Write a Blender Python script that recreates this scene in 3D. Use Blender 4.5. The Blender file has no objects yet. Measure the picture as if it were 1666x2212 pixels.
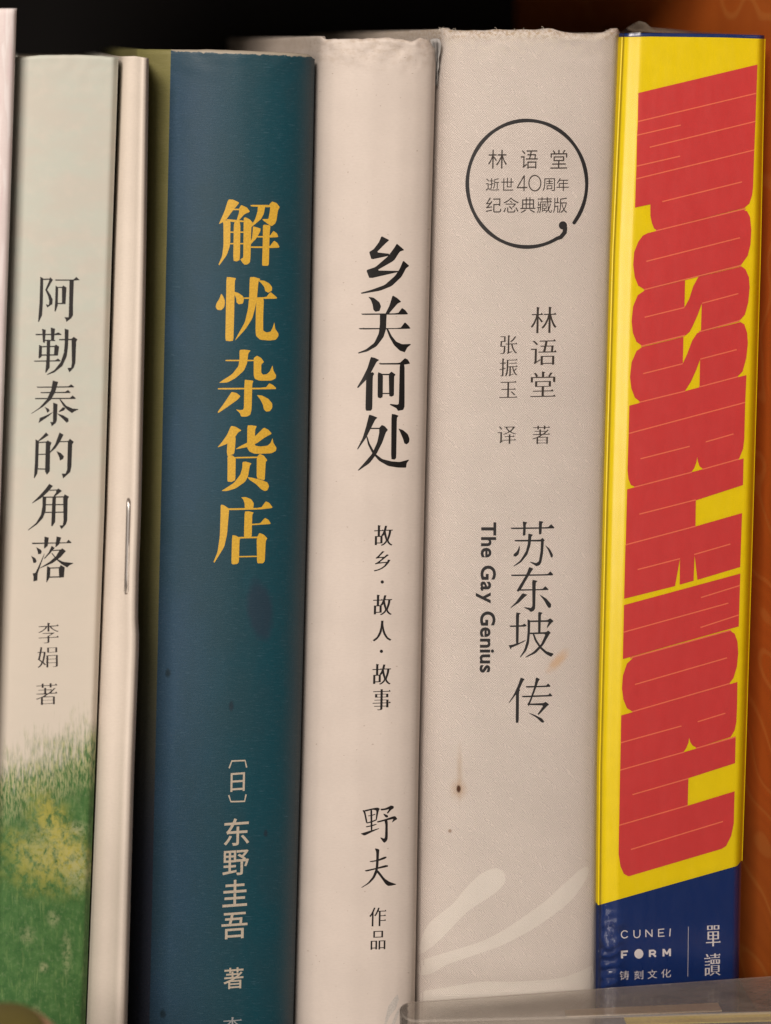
import bpy, bmesh, math, random
from mathutils import Vector, noise
from mathutils.geometry import delaunay_2d_cdt

random.seed(7)
SC = bpy.context.scene
COL = SC.collection

# ------------------------------------------------------------------ camera, world, lamps, exposure
# Everything is laid out on the front plane of the row of books (y = 0) in design units of 0.1 mm:
# px counts to the right, py counts down; the shelf lies at py = 2300.
DU = 1e-4
DIST = 0.304                                   # camera to the front plane, metres
CAMX, CAMZ = (430 - 833) * DU, (2300 - 100) * DU

cam_data = bpy.data.cameras.new('camera')
cam = bpy.data.objects.new('camera', cam_data)
COL.objects.link(cam)
cam.location = (CAMX, -DIST, CAMZ)
cam.rotation_euler = (math.radians(90), 0, 0)
cam_data.sensor_fit = 'VERTICAL'
cam_data.sensor_height = 24.0
cam_data.lens = 24.0 * DIST / (2212 * DU)
cam_data.shift_x = (833 - 430) / 2212
cam_data.shift_y = -(1106 - 100) / 2212
cam_data.clip_start, cam_data.clip_end = 0.005, 20
cam_data.dof.use_dof = True
cam_data.dof.focus_distance = DIST + 0.0005
cam_data.dof.aperture_fstop = 5.2
SC.camera = cam

world = bpy.data.worlds.new('World')
SC.world = world
world.use_nodes = True
world.node_tree.nodes['Background'].inputs[0].default_value = (1.0, 0.84, 0.70, 1)
world.node_tree.nodes['Background'].inputs[1].default_value = 0.07

def lamp(name, loc, target, size, power, color):
    d = bpy.data.lights.new(name, 'AREA')
    d.shape = 'RECTANGLE'
    d.size, d.size_y = size
    d.energy = power
    d.color = color
    o = bpy.data.objects.new(name, d)
    COL.objects.link(o)
    o.location = loc
    o.rotation_euler = (Vector(target) - Vector(loc)).to_track_quat('-Z', 'Y').to_euler()
    return o

lamp('ceiling_lamp', (-0.46, -1.25, 1.00), (0, 0, 0.10), (0.55, 0.50), 26.0, (1.0, 0.885, 0.79))
lamp('bounce_fill', (-0.40, -1.25, -0.05), (0, 0, 0.08), (0.7, 0.6), 4.6, (1.0, 0.89, 0.80))  # added fill from low left, standing in for soft bounce

SC.view_settings.view_transform = 'Standard'
SC.view_settings.look = 'None'
SC.view_settings.exposure = 0.09
SC.view_settings.gamma = 1.0
SC.render.film_transparent = False
SC.cycles.max_bounces = 10
SC.cycles.transparent_max_bounces = 12

# ------------------------------------------------------------------ small helpers
def at(px, py, y=0.0):
    k = (DIST + y) / DIST
    return Vector((CAMX + ((px - 833) * DU - CAMX) * k, y, CAMZ + ((2300 - py) * DU - CAMZ) * k))

def lerp_tab(tab, t):
    if t <= tab[0][0]:
        (a, b), (c, d) = tab[0], tab[1]
        if callable(d) or t == a: return b
        return b + (d - b) * (t - a) / (c - a)
    for (a, b), (c, d) in zip(tab, tab[1:]):
        if t <= c:
            return b + (d - b) * (t - a) / (c - a)
    (a, b), (c, d) = tab[-2], tab[-1]
    return d + (d - b) * (t - c) / (c - a)

def clamp_tab(tab, t):
    return lerp_tab(tab, min(max(t, tab[0][0]), tab[-1][0]))

def smooth_tab(tab, t):
    t = min(max(t, tab[0][0]), tab[-1][0])
    for (a, b), (c, d) in zip(tab, tab[1:]):
        if t <= c:
            s = (t - a) / (c - a)
            return b + (d - b) * s * s * (3 - 2 * s)
    return tab[-1][1]

def hermite_tab(tab, t):
    """smooth curve through the table's points"""
    t = min(max(t, tab[0][0]), tab[-1][0])
    n = len(tab)
    for i in range(n - 1):
        (a, b), (c, d) = tab[i], tab[i + 1]
        if t <= c:
            def slope(k):
                if k == 0: return (tab[1][1] - tab[0][1]) / (tab[1][0] - tab[0][0])
                if k == n - 1: return (tab[-1][1] - tab[-2][1]) / (tab[-1][0] - tab[-2][0])
                s1 = (tab[k][1] - tab[k - 1][1]) / (tab[k][0] - tab[k - 1][0]); s2 = (tab[k + 1][1] - tab[k][1]) / (tab[k + 1][0] - tab[k][0])
                return 0.0 if s1 * s2 <= 0 else 2 * s1 * s2 / (s1 + s2)
            h = c - a; q = (t - a) / h
            return (2 * q ** 3 - 3 * q * q + 1) * b + (q ** 3 - 2 * q * q + q) * h * slope(i) + (-2 * q ** 3 + 3 * q * q) * d + (q ** 3 - q * q) * h * slope(i + 1)
    return tab[-1][1]

def nz(x, y=0.0, z=0.0):
    return noise.noise(Vector((x, y, z)))

def empty(name, loc, label, cat, group=None):
    o = bpy.data.objects.new(name, None)
    COL.objects.link(o)
    o.location = loc
    o.empty_display_size = 0.01
    o['label'], o['category'] = label, cat
    if group: o['group'] = group
    return o

def link_mesh(name, verts, faces, mats, parent=None, uvs=None, fmat=None, smooth=True, angle=35):
    """world-space vertices -> one mesh object under its thing"""
    off = Vector((0, 0, 0))
    p = parent
    while p is not None:
        off += Vector(p.location)
        p = p.parent
    me = bpy.data.meshes.new(name)
    me.from_pydata([tuple(Vector(v) - off) for v in verts], [], faces)
    for m in (mats if isinstance(mats, (list, tuple)) else [mats]):
        me.materials.append(m)
    if fmat:
        for i, k in enumerate(fmat): me.polygons[i].material_index = k
    if uvs is not None:
        lay = me.uv_layers.new(name='surface_mm')
        for lp in me.loops:
            lay.data[lp.index].uv = uvs[lp.vertex_index]
    if smooth:
        for p_ in me.polygons: p_.use_smooth = True
        me.set_sharp_from_angle(angle=math.radians(angle))
    me.update()
    o = bpy.data.objects.new(name, me)
    COL.objects.link(o)
    if parent is not None: o.parent = parent
    return o

# ------------------------------------------------------------------ node materials
class NT:
    def __init__(self, name):
        self.m = bpy.data.materials.new(name)
        self.m.use_nodes = True
        self.t = self.m.node_tree
        self.b = self.t.nodes['Principled BSDF']
        self.out = self.t.nodes['Material Output']
        self._uv = None
    def n(self, typ, **kw):
        x = self.t.nodes.new(typ)
        for k, v in kw.items(): setattr(x, k, v)
        return x
    def l(self, a, b): self.t.links.new(a, b)
    def put(self, sock, v):
        if hasattr(v, 'node') or hasattr(v, 'is_output'): self.l(v, sock)
        elif isinstance(v, (tuple, list)) and len(v) == 3 and sock.type == 'RGBA': sock.default_value = (*v, 1)
        else: sock.default_value = v
    def uv(self):
        if self._uv is None:
            self._uv = self.n('ShaderNodeUVMap', uv_map='surface_mm').outputs[0]
        return self._uv
    def obj(self): return self.n('ShaderNodeTexCoord').outputs['Object']
    def xyz(self, v):
        s = self.n('ShaderNodeSeparateXYZ'); self.l(v, s.inputs[0]); return s.outputs
    def map(self, v, scale=(1, 1, 1), loc=(0, 0, 0), rot=(0, 0, 0)):
        m = self.n('ShaderNodeMapping'); self.l(v, m.inputs[0])
        m.inputs[1].default_value = loc; m.inputs[2].default_value = rot; m.inputs[3].default_value = scale
        return m.outputs[0]
    def noise(self, v, scale=1.0, detail=3.0, rough=0.55, dist=0.0):
        x = self.n('ShaderNodeTexNoise'); self.l(v, x.inputs['Vector'])
        x.inputs['Scale'].default_value = scale; x.inputs['Detail'].default_value = detail
        x.inputs['Roughness'].default_value = rough; x.inputs['Distortion'].default_value = dist
        return x.outputs['Fac']
    def math(self, op, a, b=None, c=None, clamp=False):
        x = self.n('ShaderNodeMath', operation=op, use_clamp=clamp)
        self.put(x.inputs[0], a)
        if b is not None: self.put(x.inputs[1], b)
        if c is not None: self.put(x.inputs[2], c)
        return x.outputs[0]
    def ramp(self, f, lo, hi, a=0.0, b=1.0, smooth=True):
        x = self.n('ShaderNodeMapRange', interpolation_type='SMOOTHSTEP' if smooth else 'LINEAR')
        self.put(x.inputs[0], f)
        x.inputs[1].default_value = lo; x.inputs[2].default_value = hi
        x.inputs[3].default_value = a; x.inputs[4].default_value = b
        return x.outputs[0]
    def mix(self, f, a, b, blend='MIX'):
        x = self.n('ShaderNodeMix', data_type='RGBA', blend_type=blend)
        self.put(x.inputs[0], f); self.put(x.inputs[6], a); self.put(x.inputs[7], b)
        return x.outputs[2]
    def bump(self, h, strength=0.3, dist=0.0001, normal=None):
        x = self.n('ShaderNodeBump')
        x.inputs['Strength'].default_value = strength; x.inputs['Distance'].default_value = dist
        self.l(h, x.inputs['Height'])
        if normal is not None: self.l(normal, x.inputs['Normal'])
        return x.outputs[0]
    def spot(self, cx, cy, rx, ry, soft=0.5, wob=0.5, scale=0.6, rot=0.0):
        """an irregular stain round (px, py), radii in design units"""
        v = self.map(self.uv(), loc=(-cx * .1, -(2300 - cy) * .1, 0))
        v = self.map(v, rot=(0, 0, rot))
        v = self.map(v, scale=(10.0 / rx, 10.0 / ry, 0))
        ln = self.n('ShaderNodeVectorMath', operation='LENGTH'); self.l(v, ln.inputs[0])
        f = self.math('ADD', ln.outputs['Value'], self.math('MULTIPLY', self.math('SUBTRACT', self.noise(self.uv(), scale, 4), 0.5), wob * 2))
        return self.ramp(f, 1.0 - soft, 1.0 + soft, 1, 0)
    def set(self, color=None, rough=None, normal=None, **kw):
        if color is not None: self.put(self.b.inputs['Base Color'], color)
        if rough is not None: self.put(self.b.inputs['Roughness'], rough)
        if normal is not None: self.l(normal, self.b.inputs['Normal'])
        for k, v in kw.items(): self.put(self.b.inputs[k.replace('_', ' ')], v)
        return self.m

def flat(name, color, rough=0.6, spec=0.3, **kw):
    t = NT(name)
    f = t.noise(t.map(t.obj(), (1000, 1000, 1000)), 1.3, 3)
    c = t.mix(t.ramp(f, .3, .7), tuple(x * .93 for x in color), tuple(min(1, x * 1.06) for x in color))
    return t.set(c, rough, **{'Specular_IOR_Level': spec, **kw})

def ink(name, color, rough=0.55, worn=(0.0, (0.5, 0.5, 0.5)), spec=0.35):
    """printed ink; worn lets a little of the paper show through in specks"""
    t = NT(name)
    f = t.noise(t.uv(), 2.6, 4, .6)
    c = t.mix(t.ramp(f, .35, .7), tuple(x * .88 for x in color), tuple(min(1, x * 1.1) for x in color))
    if worn[0] > 0:
        g = t.noise(t.map(t.uv(), (1.0, 2.2, 1)), 4.0, 5, .7)
        c = t.mix(t.ramp(g, .70, .76, 0, worn[0]), c, worn[1])
    return t.set(c, rough, t.bump(t.noise(t.uv(), 5, 3), .15, .00004), Specular_IOR_Level=spec)

# ------------------------------------------------------------------ lettering: outlines -> conforming print
_gly = {}
def glyph(ch):
    """outline of a character as polygons (em units, y up), from Blender's own text object"""
    if ch in _gly: return _gly[ch]
    cu = bpy.data.curves.new('text_outline', 'FONT')
    cu.body = ch
    o = bpy.data.objects.new('text_outline', cu)
    COL.objects.link(o)
    bpy.context.view_layer.update()
    dg = bpy.context.evaluated_depsgraph_get()
    oe = o.evaluated_get(dg)
    c2 = oe.to_curve(dg)
    polys = []
    for s in c2.splines:
        bp = s.bezier_points
        pts = []
        m = len(bp)
        for i in range(m):
            a, b = bp[i], bp[(i + 1) % m]
            p0, p1, p2, p3 = a.co, a.handle_right, b.handle_left, b.co
            d = p3 - p0
            straight = abs((p1 - p0).cross(d).z) + abs((p2 - p0).cross(d).z) < 1e-5
            k = 1 if straight else 5
            for j in range(k):
                t = j / k
                q = p0 * (1 - t) ** 3 + p1 * 3 * t * (1 - t) ** 2 + p2 * 3 * t * t * (1 - t) + p3 * t ** 3
                if not pts or (Vector(pts[-1]) - Vector((q.x, q.y))).length > 1e-4: pts.append((q.x, q.y))
        if len(pts) > 2 and (Vector(pts[0]) - Vector(pts[-1])).length < 1e-4: pts.pop()
        if len(pts) > 2: polys.append(pts)
    oe.to_curve_clear()
    bpy.data.objects.remove(o)
    bpy.data.curves.remove(cu)
    _gly[ch] = polys
    return polys

def cdt_tris(polys, mode):
    vs, es = [], []
    for p in polys:
        k = len(vs); m = len(p)
        vs += [Vector(q) for q in p]
        es += [(k + i, k + (i + 1) % m) for i in range(m)]
    r = delaunay_2d_cdt(vs, es, [], 0, 1e-6, False)
    V = r[0]
    out = []
    for f in r[2]:                                               # keep what the outlines wind round; counters stay open
        cx = sum(V[i].x for i in f) / len(f); cy = sum(V[i].y for i in f) / len(f)
        w = 0
        for p in polys:
            for a, b in zip(p, p[1:] + p[:1]):
                if (a[1] <= cy) != (b[1] <= cy):
                    if a[0] + (cy - a[1]) * (b[0] - a[0]) / (b[1] - a[1]) > cx: w += 1 if b[1] > a[1] else -1
        if w: out.append([tuple(V[i]) for i in f])
    return out

def offset_polys(polys, dx, dy):
    """push outlines outwards: dx across, dy along the height (negative thins the horizontal strokes)"""
    tot = sum(sum(a[0] * b[1] - b[0] * a[1] for a, b in zip(p, p[1:] + p[:1])) for p in polys)
    sg = 1 if tot > 0 else -1
    res = []
    for p in polys:
        m = len(p); q = []
        for i in range(m):
            a, b, c = Vector(p[i - 1]), Vector(p[i]), Vector(p[(i + 1) % m])
            e1, e2 = (b - a).normalized(), (c - b).normalized()
            n1, n2 = Vector((e1.y, -e1.x)) * sg, Vector((e2.y, -e2.x)) * sg
            d = max(1 + n1.dot(n2), 0.5)
            nn = (n1 + n2) / d
            q.append((b.x + nn.x * dx, b.y + nn.y * dy))
        res.append(q)
    return res

def song_tris(ch, thin=0.021, wide=0.004, serif=0.075):
    """a book-face (serif) cut of a character: thin level strokes with a triangle at their right end"""
    key = ('song', ch, thin, wide)
    if key in _gly: return _gly[key]
    P = glyph(ch)
    tot = sum(sum(a[0] * b[1] - b[0] * a[1] for a, b in zip(p, p[1:] + p[:1])) for p in P)
    sg = 1 if tot > 0 else -1
    Q = offset_polys(P, wide, -thin)
    tris = cdt_tris(Q, 4)
    ext = []
    for p, q in zip(P, Q):
        m = len(p)
        for i in range(m):
            a, b = Vector(p[i]), Vector(p[(i + 1) % m])
            e = b - a
            nrm = Vector((e.y, -e.x)) * sg
            z, y = Vector(p[i - 1]), Vector(p[(i + 2) % m])
            l1, l2 = (a - z), (y - b)
            if 0.045 < e.length < 0.10 and nrm.x > 0.97 * e.length and abs(l1.y) < .06 * l1.length and abs(l2.y) < .06 * l2.length and min(l1.length, l2.length) > .09 and l1.dot(l2) < 0:
                A, B = q[i], q[(i + 1) % m]
                yb = min(A[1], B[1]); x = A[0]
                s = serif
                ext.append([(x - 1.35 * s, yb + .01), (x + .012, yb), (x + .012, yb + .012), (x - .42 * s, yb + s), (x - .62 * s, yb + s * .93)])
            # slanted head on the top of an upright stroke
            if 0.05 < e.length < 0.11 and nrm.y > 0.97 * e.length and abs(l1.x) < .08 * l1.length and abs(l2.x) < .08 * l2.length and min(l1.length, l2.length) > .09 and l1.dot(l2) < 0:
                A, B = q[i], q[(i + 1) % m]
                xl, xr = min(A[0], B[0]), max(A[0], B[0]); yt = A[1]
                ext.append([(xl, yt - .01), (xl, yt + .035), (xr + .03, yt + .005), (xr, yt - .04)])
    if ext: tris = tris + [t if True else t for t in ext]
    _gly[key] = tris
    return tris

def sans_tris(ch, bold=0.0):
    key = ('sans', ch, bold)
    if key in _gly: return _gly[key]
    P = glyph(ch)
    if bold: P = offset_polys(P, bold, bold)
    _gly[key] = cdt_tris(P, 4)
    return _gly[key]

def fit(tris, box, slope=0.0, lean=0.0):
    """place em-unit triangles into a box (x0, y0, x1, y1; y down), with level strokes rising to the right by slope"""
    xs = [p[0] for t in tris for p in t]; ys = [p[1] for t in tris for p in t]
    ax, bx, ay, by = min(xs), max(xs), min(ys), max(ys)
    x0, y0, x1, y1 = box
    cx = (x0 + x1) / 2; cy = (y0 + y1) / 2
    wy = (y1 - y0) - abs(slope) * (x1 - x0)
    wx = (x1 - x0) - abs(lean) * (y1 - y0)
    res = []
    for t in tris:
        r = []
        for (x, y) in t:
            X = cx + ((x - ax) / (bx - ax) - .5) * wx
            Y = cy - ((y - ay) / max(by - ay, 1e-6) - .5) * wy
            r.append((X + lean * (Y - cy), Y + slope * (X - cx)))
        res.append(r)
    return res

def bar(x0, y0, x1, y1, w):
    d = Vector((x1 - x0, y1 - y0)).normalized()
    n = Vector((-d.y, d.x)) * w / 2
    return [(x0 - n.x, y0 - n.y), (x1 - n.x, y1 - n.y), (x1 + n.x, y1 + n.y), (x0 + n.x, y0 + n.y)]

def chaikin(p, r=0.18):
    q = []
    for i in range(len(p)):
        a, b = p[i], p[(i + 1) % len(p)]
        q.append((a[0] + (b[0] - a[0]) * r, a[1] + (b[1] - a[1]) * r))
        q.append((a[0] + (b[0] - a[0]) * (1 - r), a[1] + (b[1] - a[1]) * (1 - r)))
    return q

def disc(cx, cy, r, ry=None, n=28):
    ry = ry or r
    return [(cx + r * math.cos(2 * math.pi * i / n), cy + ry * math.sin(2 * math.pi * i / n)) for i in range(n)]

def stroke(pts, ws):
    """a closed outline round a centre line of varying width"""
    L, R = [], []
    for i, p in enumerate(pts):
        a = Vector(pts[max(i - 1, 0)]); b = Vector(pts[min(i + 1, len(pts) - 1)])
        d = (b - a).normalized(); n = Vector((-d.y, d.x)) * ws[i] / 2
        L.append((p[0] + n.x, p[1] + n.y)); R.append((p[0] - n.x, p[1] - n.y))
    return L + R[::-1]

def to_units(polys, ox, oy, k):
    """tracing coordinates -> design units"""
    f = 1666 / 3072
    return [[((ox + x * k) * f, (oy + y * k) * f) for x, y in p] for p in polys]

def print_on(name, book, polys, mat, off=0.035, step=7.0):
    """lay flat shapes (design units) on a book's curved spine as printed ink"""
    vs, fs, es = [], [], []
    xs = [q[0] for p in polys for q in p]; ys = [q[1] for p in polys for q in p]
    for p in polys:
        ar = sum(a[0] * b[1] - b[0] * a[1] for a, b in zip(p, p[1:] + p[:1]))
        if abs(ar) < 0.02: continue
        if ar < 0: p = p[::-1]
        fs.append(list(range(len(vs), len(vs) + len(p))))
        vs += [Vector(q) for q in p]
    x0, x1, y0, y1 = min(xs) - 3, max(xs) + 3, min(ys) - 3, max(ys) + 3
    x = x0 + 1.37
    while x < x1 and step:
        sl = -0.022
        es.append((len(vs), len(vs) + 1))
        vs += [Vector((x - sl * (y1 - y0) * .5, y0)), Vector((x + sl * (y1 - y0) * .5, y1))]
        x += step
    y = y0 + 11.3
    while y < y1 and step:
        es.append((len(vs), len(vs) + 1))
        vs += [Vector((x0 - 40, y)), Vector((x1 + 40, y))]
        y += 60
    r = delaunay_2d_cdt(vs, es, fs, 0, 1e-5, True)
    V = [tuple(v) for v in r[0]]
    keep = [f for f, o in zip(r[2], r[5]) if o]                   # only what lies inside the shapes
    used = sorted({i for f in keep for i in f})
    idx = {i: k for k, i in enumerate(used)}
    P = [book.on(V[i][0], V[i][1], off) for i in used]
    F = []
    for f in keep:
        f = list(f)
        a, b, c = (Vector(V[f[0]]), Vector(V[f[1]]), Vector(V[f[2]]))
        if (b - a).cross(c - a) > 0: f = f[::-1]
        F.append([idx[i] for i in f])
    uv = [(V[i][0] * .1, (2300 - V[i][1]) * .1) for i in used]
    return link_mesh(name, P, F, mat, book.root, uvs=uv, smooth=True, angle=60)

# ------------------------------------------------------------------ books
SKEW = 0.13                                    # the row stands at a slight slant: the boards run back to the left
class Book:
    """a cover (spine and two boards, one shell) round a block of pages.
    L, R: tables py -> px of the spine's sides; top: table u -> py; depth: table u -> mm behind the front plane"""
    def __init__(s, name, label, L, R, top, depth, back=135, thick=1.6, head=1.2, wear=0.0, gap=1.5, smoothd=True, seed=0.0, warp=0.0, lean=0.0):
        s.L, s.R, s.top_t, s.depth_t = L, R, top, depth
        s.back, s.thick, s.head, s.wear, s.gap, s.smoothd, s.seed, s.warp = back * 1e-3, thick * 1e-3, head, wear, gap, smoothd, seed, warp
        s.lean = lean
        s.root = empty(name, at((lerp_tab(L, 2300) + lerp_tab(R, 2300)) / 2, 2300, 0.0) * 1.0, label, 'book', 'books standing in a row on the shelf')
        s.root.location.z = 0.0
    def l(s, py): return lerp_tab(s.L, py) + s.gap
    def r(s, py): return lerp_tab(s.R, py) - s.gap
    def dep(s, u, py):
        d = hermite_tab(s.depth_t, u)
        d -= s.lean * max(0.0, py - 100) / 2100                 # a book tilted so that its foot stands forward
        if s.warp: d += s.warp * nz(u * 1.7 + s.seed, py * .0022, s.seed)
        t = (py - s.toppy(u)) * .1                              # mm below the head
        if t < s.head:
            q = 1 - max(t, 0) / s.head
            d += s.head * (1 - math.sqrt(max(0, 1 - q * q))) * .9
        if s.wear:
            q = max(0, 1 - t / 9.0)
            d += s.wear * q * (nz(u * 9 + s.seed, py * .03, 3.1) * 1.0 + nz(u * 26, py * .07 + s.seed, 1.7) * .45)
        return d * 1e-3
    def toppy(s, u):
        p = clamp_tab(s.top_t, u)
        if s.wear: p += s.wear * (nz(u * 14 + s.seed, 0, 9) * 3.2 + nz(u * 40 + s.seed, 4, 2) * 1.8)
        return p
    def uof(s, px, py):
        return (px - s.l(py)) / (s.r(py) - s.l(py))
    def on(s, px, py, off=0.035):
        u = s.uof(px, py)
        return at(px, py, s.dep(min(max(u, 0), 1), py) - off * 1e-3)
    def shell(s, name, mat, nu=48, rows=110, bottom=None, off=0.0, thick=None, back=None, top_off=0.0, fill=True):
        """the cover (or a jacket off mm outside it)"""
        thick = s.thick if thick is None else thick * 1e-3
        back = s.back if back is None else back * 1e-3
        off = off * 1e-3
        nb = 7
        verts, uvs, faces = [], [], []
        ring = None
        for j in range(rows + 1):
            tt = j / rows
            tt = tt ** 1.8 if tt < 1 else 1.0                    # rows crowd towards the head
            outer, inner, uo, ui = [], [], [], []
            def pyat(u):
                a = s.toppy(u) + top_off
                b = bottom(u) if bottom else 2300.0
                return a + (b - a) * tt
            sp, su = [], []
            for i in range(nu + 1):
                u = i / nu
                u = .5 - .5 * math.cos(math.pi * u) if True else u
                py = pyat(u)
                px = s.l(py) + (s.r(py) - s.l(py)) * u
                v = at(px, py, s.dep(u, py) - off)
                if j == rows and not bottom: v.z = 0.0
                sp.append(v); su.append((px * .1, (2300 - py) * .1))
            xl, xr = sp[0], sp[-1]
            for k in range(nb, 0, -1):
                q = (k / nb) ** 1.5
                sk = SKEW * (back - xl.y) * q
                outer.append(Vector((xl.x - off - sk, xl.y + (back - xl.y) * q, xl.z))); uo.append((su[0][0] - (back - xl.y) * q * 1e3, su[0][1]))
                inner.append(Vector((xl.x + thick - sk, xl.y + (back - xl.y) * q, xl.z))); ui.append(uo[-1])
            for i, v in enumerate(sp):
                x = v.x + (-off if i == 0 else off if i == nu else 0)
                outer.append(Vector((x, v.y, v.z))); uo.append(su[i])
                xi = min(max(v.x, xl.x + thick), xr.x - thick)
                inner.append(Vector((xi, v.y + thick, v.z))); ui.append(su[i])
            for k in range(1, nb + 1):
                q = (k / nb) ** 1.5
                sk = SKEW * (back - xr.y) * q
                outer.append(Vector((xr.x + off - sk, xr.y + (back - xr.y) * q, xr.z))); uo.append((su[-1][0] + (back - xr.y) * q * 1e3, su[-1][1]))
                inner.append(Vector((xr.x - thick - sk, xr.y + (back - xr.y) * q, xr.z))); ui.append(uo[-1])
            n = len(outer)
            verts += outer + inner[::-1]
            uvs += uo + ui[::-1]
            ring = 2 * n
            if j:
                a, b = (j - 1) * ring, j * ring
                for i in range(ring):
                    i2 = (i + 1) % ring
                    faces.append([a + i, b + i, b + i2, a + i2])
        n = ring // 2
        for base, flip in ((0, False), (rows * ring, True)):
            for i in range(n - 1):
                f = [base + i, base + i + 1, base + ring - 2 - i, base + ring - 1 - i]
                faces.append(f[::-1] if flip else f)
        return link_mesh(name, verts, faces, mat, s.root, uvs=uvs, angle=50)
    def pages(s, mat, drop=30, inset=3.0):
        """the block of pages inside the cover"""
        V = []
        e = s.thick + 0.0004
        for py in (None, 2296):
            q = (max(s.toppy(0), s.toppy(1)) + drop) if py is None else py
            for u, sx in ((0, 1), (1, -1)):
                px = s.l(q) if u == 0 else s.r(q)
                y0 = max(s.dep(.5, q), s.dep(.02, q), s.dep(.98, q)) + s.thick + .0008
                v = at(px, q, s.dep(u, q))
                V += [Vector((v.x + sx * e - SKEW * (y0 - v.y), y0, v.z)), Vector((v.x + sx * e - SKEW * (s.back - .004 - v.y), s.back - .004, v.z))]
        z1 = V[0].z
        for i in range(4): V[i].z = z1
        for i in range(4, 8): V[i].z = 0.0006
        F = [[0, 1, 3, 2], [4, 6, 7, 5], [0, 2, 6, 4], [1, 5, 7, 3], [0, 4, 5, 1], [2, 3, 7, 6]]
        return link_mesh('page_block', V, F, mat, s.root, smooth=False)

def page_mat():
    t = NT('page_paper')
    o = t.obj()
    f = t.noise(t.map(o, (9000, 6, 6)), 1, 3, .7)
    c = t.mix(f, (.42, .35, .26), (.62, .54, .42))
    return t.set(c, .85, t.bump(f, .5, .0002))
PAGES = page_mat()

# ---------- shelf -----------------------------------------------------------------------------------
def box(x0, x1, y0, y1, z0, z1):
    V = [(x, y, z) for z in (z0, z1) for y in (y0, y1) for x in (x0, x1)]
    F = [[0, 2, 3, 1], [4, 5, 7, 6], [0, 1, 5, 4], [2, 6, 7, 3], [0, 4, 6, 2], [1, 3, 7, 5]]
    return V, F

def dark_wood():
    t = NT('dark_wood')
    o = t.map(t.obj(), (3, 3, 40))
    f = t.noise(o, 3, 5, .6)
    return t.set(t.mix(f, (.004, .003, .003), (.009, .006, .005)), .6, Specular_IOR_Level=.2)

def orange_wood():
    t = NT('orange_lacquered_wood')
    o = t.obj()
    w = t.noise(t.map(o, (20, 12, 9)), 1.6, 2, .5)
    warp = t.math('MULTIPLY', t.math('SUBTRACT', t.noise(t.map(o, (1, 24, 34)), 1.2, 1.2, .4), .5), 9.0)
    rings = t.math('SINE', t.math('MULTIPLY', warp, 4.2))
    line = t.ramp(rings, .80, 1.0)
    rings2 = t.ramp(t.math('SINE', t.math('MULTIPLY', warp, 8.0)), -1, 1)
    g = t.noise(t.map(o, (60, 40, 6)), 2, 4)
    c = t.mix(g, (.50, .105, .015), (.60, .150, .022))
    c = t.mix(t.math('MULTIPLY', rings2, .12), c, (.36, .065, .014))
    c = t.mix(t.math('MULTIPLY', line, .26), c, (.74, .30, .07))
    return t.set(c, t.ramp(w, .3, .7, .32, .5), t.bump(rings2, .05, .0003), Specular_IOR_Level=.4)

shelf = empty('bookshelf', (0.05, 0.08, 0.0), 'dark bookshelf with an orange wood side panel holding the row of books', 'bookshelf')
DW, OW = dark_wood(), orange_wood()
SIDE_X = 0.0872
V, F = box(-0.42, SIDE_X - .0002, -0.030, 0.26, -0.020, 0.0)
link_mesh('shelf_board', V, F, DW, shelf, smooth=False)
V, F = box(-0.42, SIDE_X - .0002, 0.262, 0.274, -0.020, 0.42)
link_mesh('back_panel', V, F, DW, shelf, smooth=False)
V, F = box(-0.42, SIDE_X - .0002, 0.008, 0.260, 0.262, 0.280)
link_mesh('unseen_upper_board', V, F, DW, shelf, smooth=False)  # out of view, placed to keep light off the shelf's depth
V, F = box(SIDE_X, SIDE_X + .02, -0.012, 0.274, -0.020, 0.42)
link_mesh('side_panel', V, F, OW, shelf, smooth=False)

# ---------- cream/grey/other cover materials ----------------------------------------------------------
def paper(name, base, dark=.965, light=1.025, rough=.62, fibre=.3, spec=.3, extra=None):
    t = NT(name)
    u = t.uv()
    big = t.noise(u, .09, 4, .55)
    fine = t.noise(t.map(u, (.55, 1.5, 1)), 1.9, 5, .70)
    c = t.mix(t.ramp(big, .3, .7), tuple(x * dark for x in base), tuple(min(1, x * light) for x in base))
    c = t.mix(t.ramp(fine, .35, .70, 0, .24), c, tuple(x * .80 for x in base))
    if extra: c = extra(t, c)
    nb = t.bump(fine, fibre, .00010)
    return t.set(c, t.ramp(fine, .2, .8, rough - .06, rough + .08), nb, Specular_IOR_Level=spec)

# ================================================================== the far left book
def streaks(t, c):
    u = t.map(t.uv(), (1.0, .10, 1), rot=(0, 0, .14))
    f = t.noise(u, .9, 3, .5, .6)
    c = t.mix(t.ramp(f, .50, .62, 0, .6), c, (.80, .76, .76))
    return t.mix(t.ramp(f, .44, .36, 0, .35), c, (.66, .52, .54))
A = Book('white_booklet', 'thin white booklet cut off by the left edge, taller and nearer than its neighbours', [(15, -140), (2300, -210)], [(15, 38), (1106, 2), (2300, -36)],
         [(0, 18), (1, 18)], [(0, -13.5), (.86, -14.5), (.96, -14.1), (1, -13)], back=-10.2, thick=.4, head=.8, seed=4)
A.shell('cover', paper('white_streaked_cover', (.72, .64, .63), extra=streaks), nu=24, rows=50)

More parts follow.
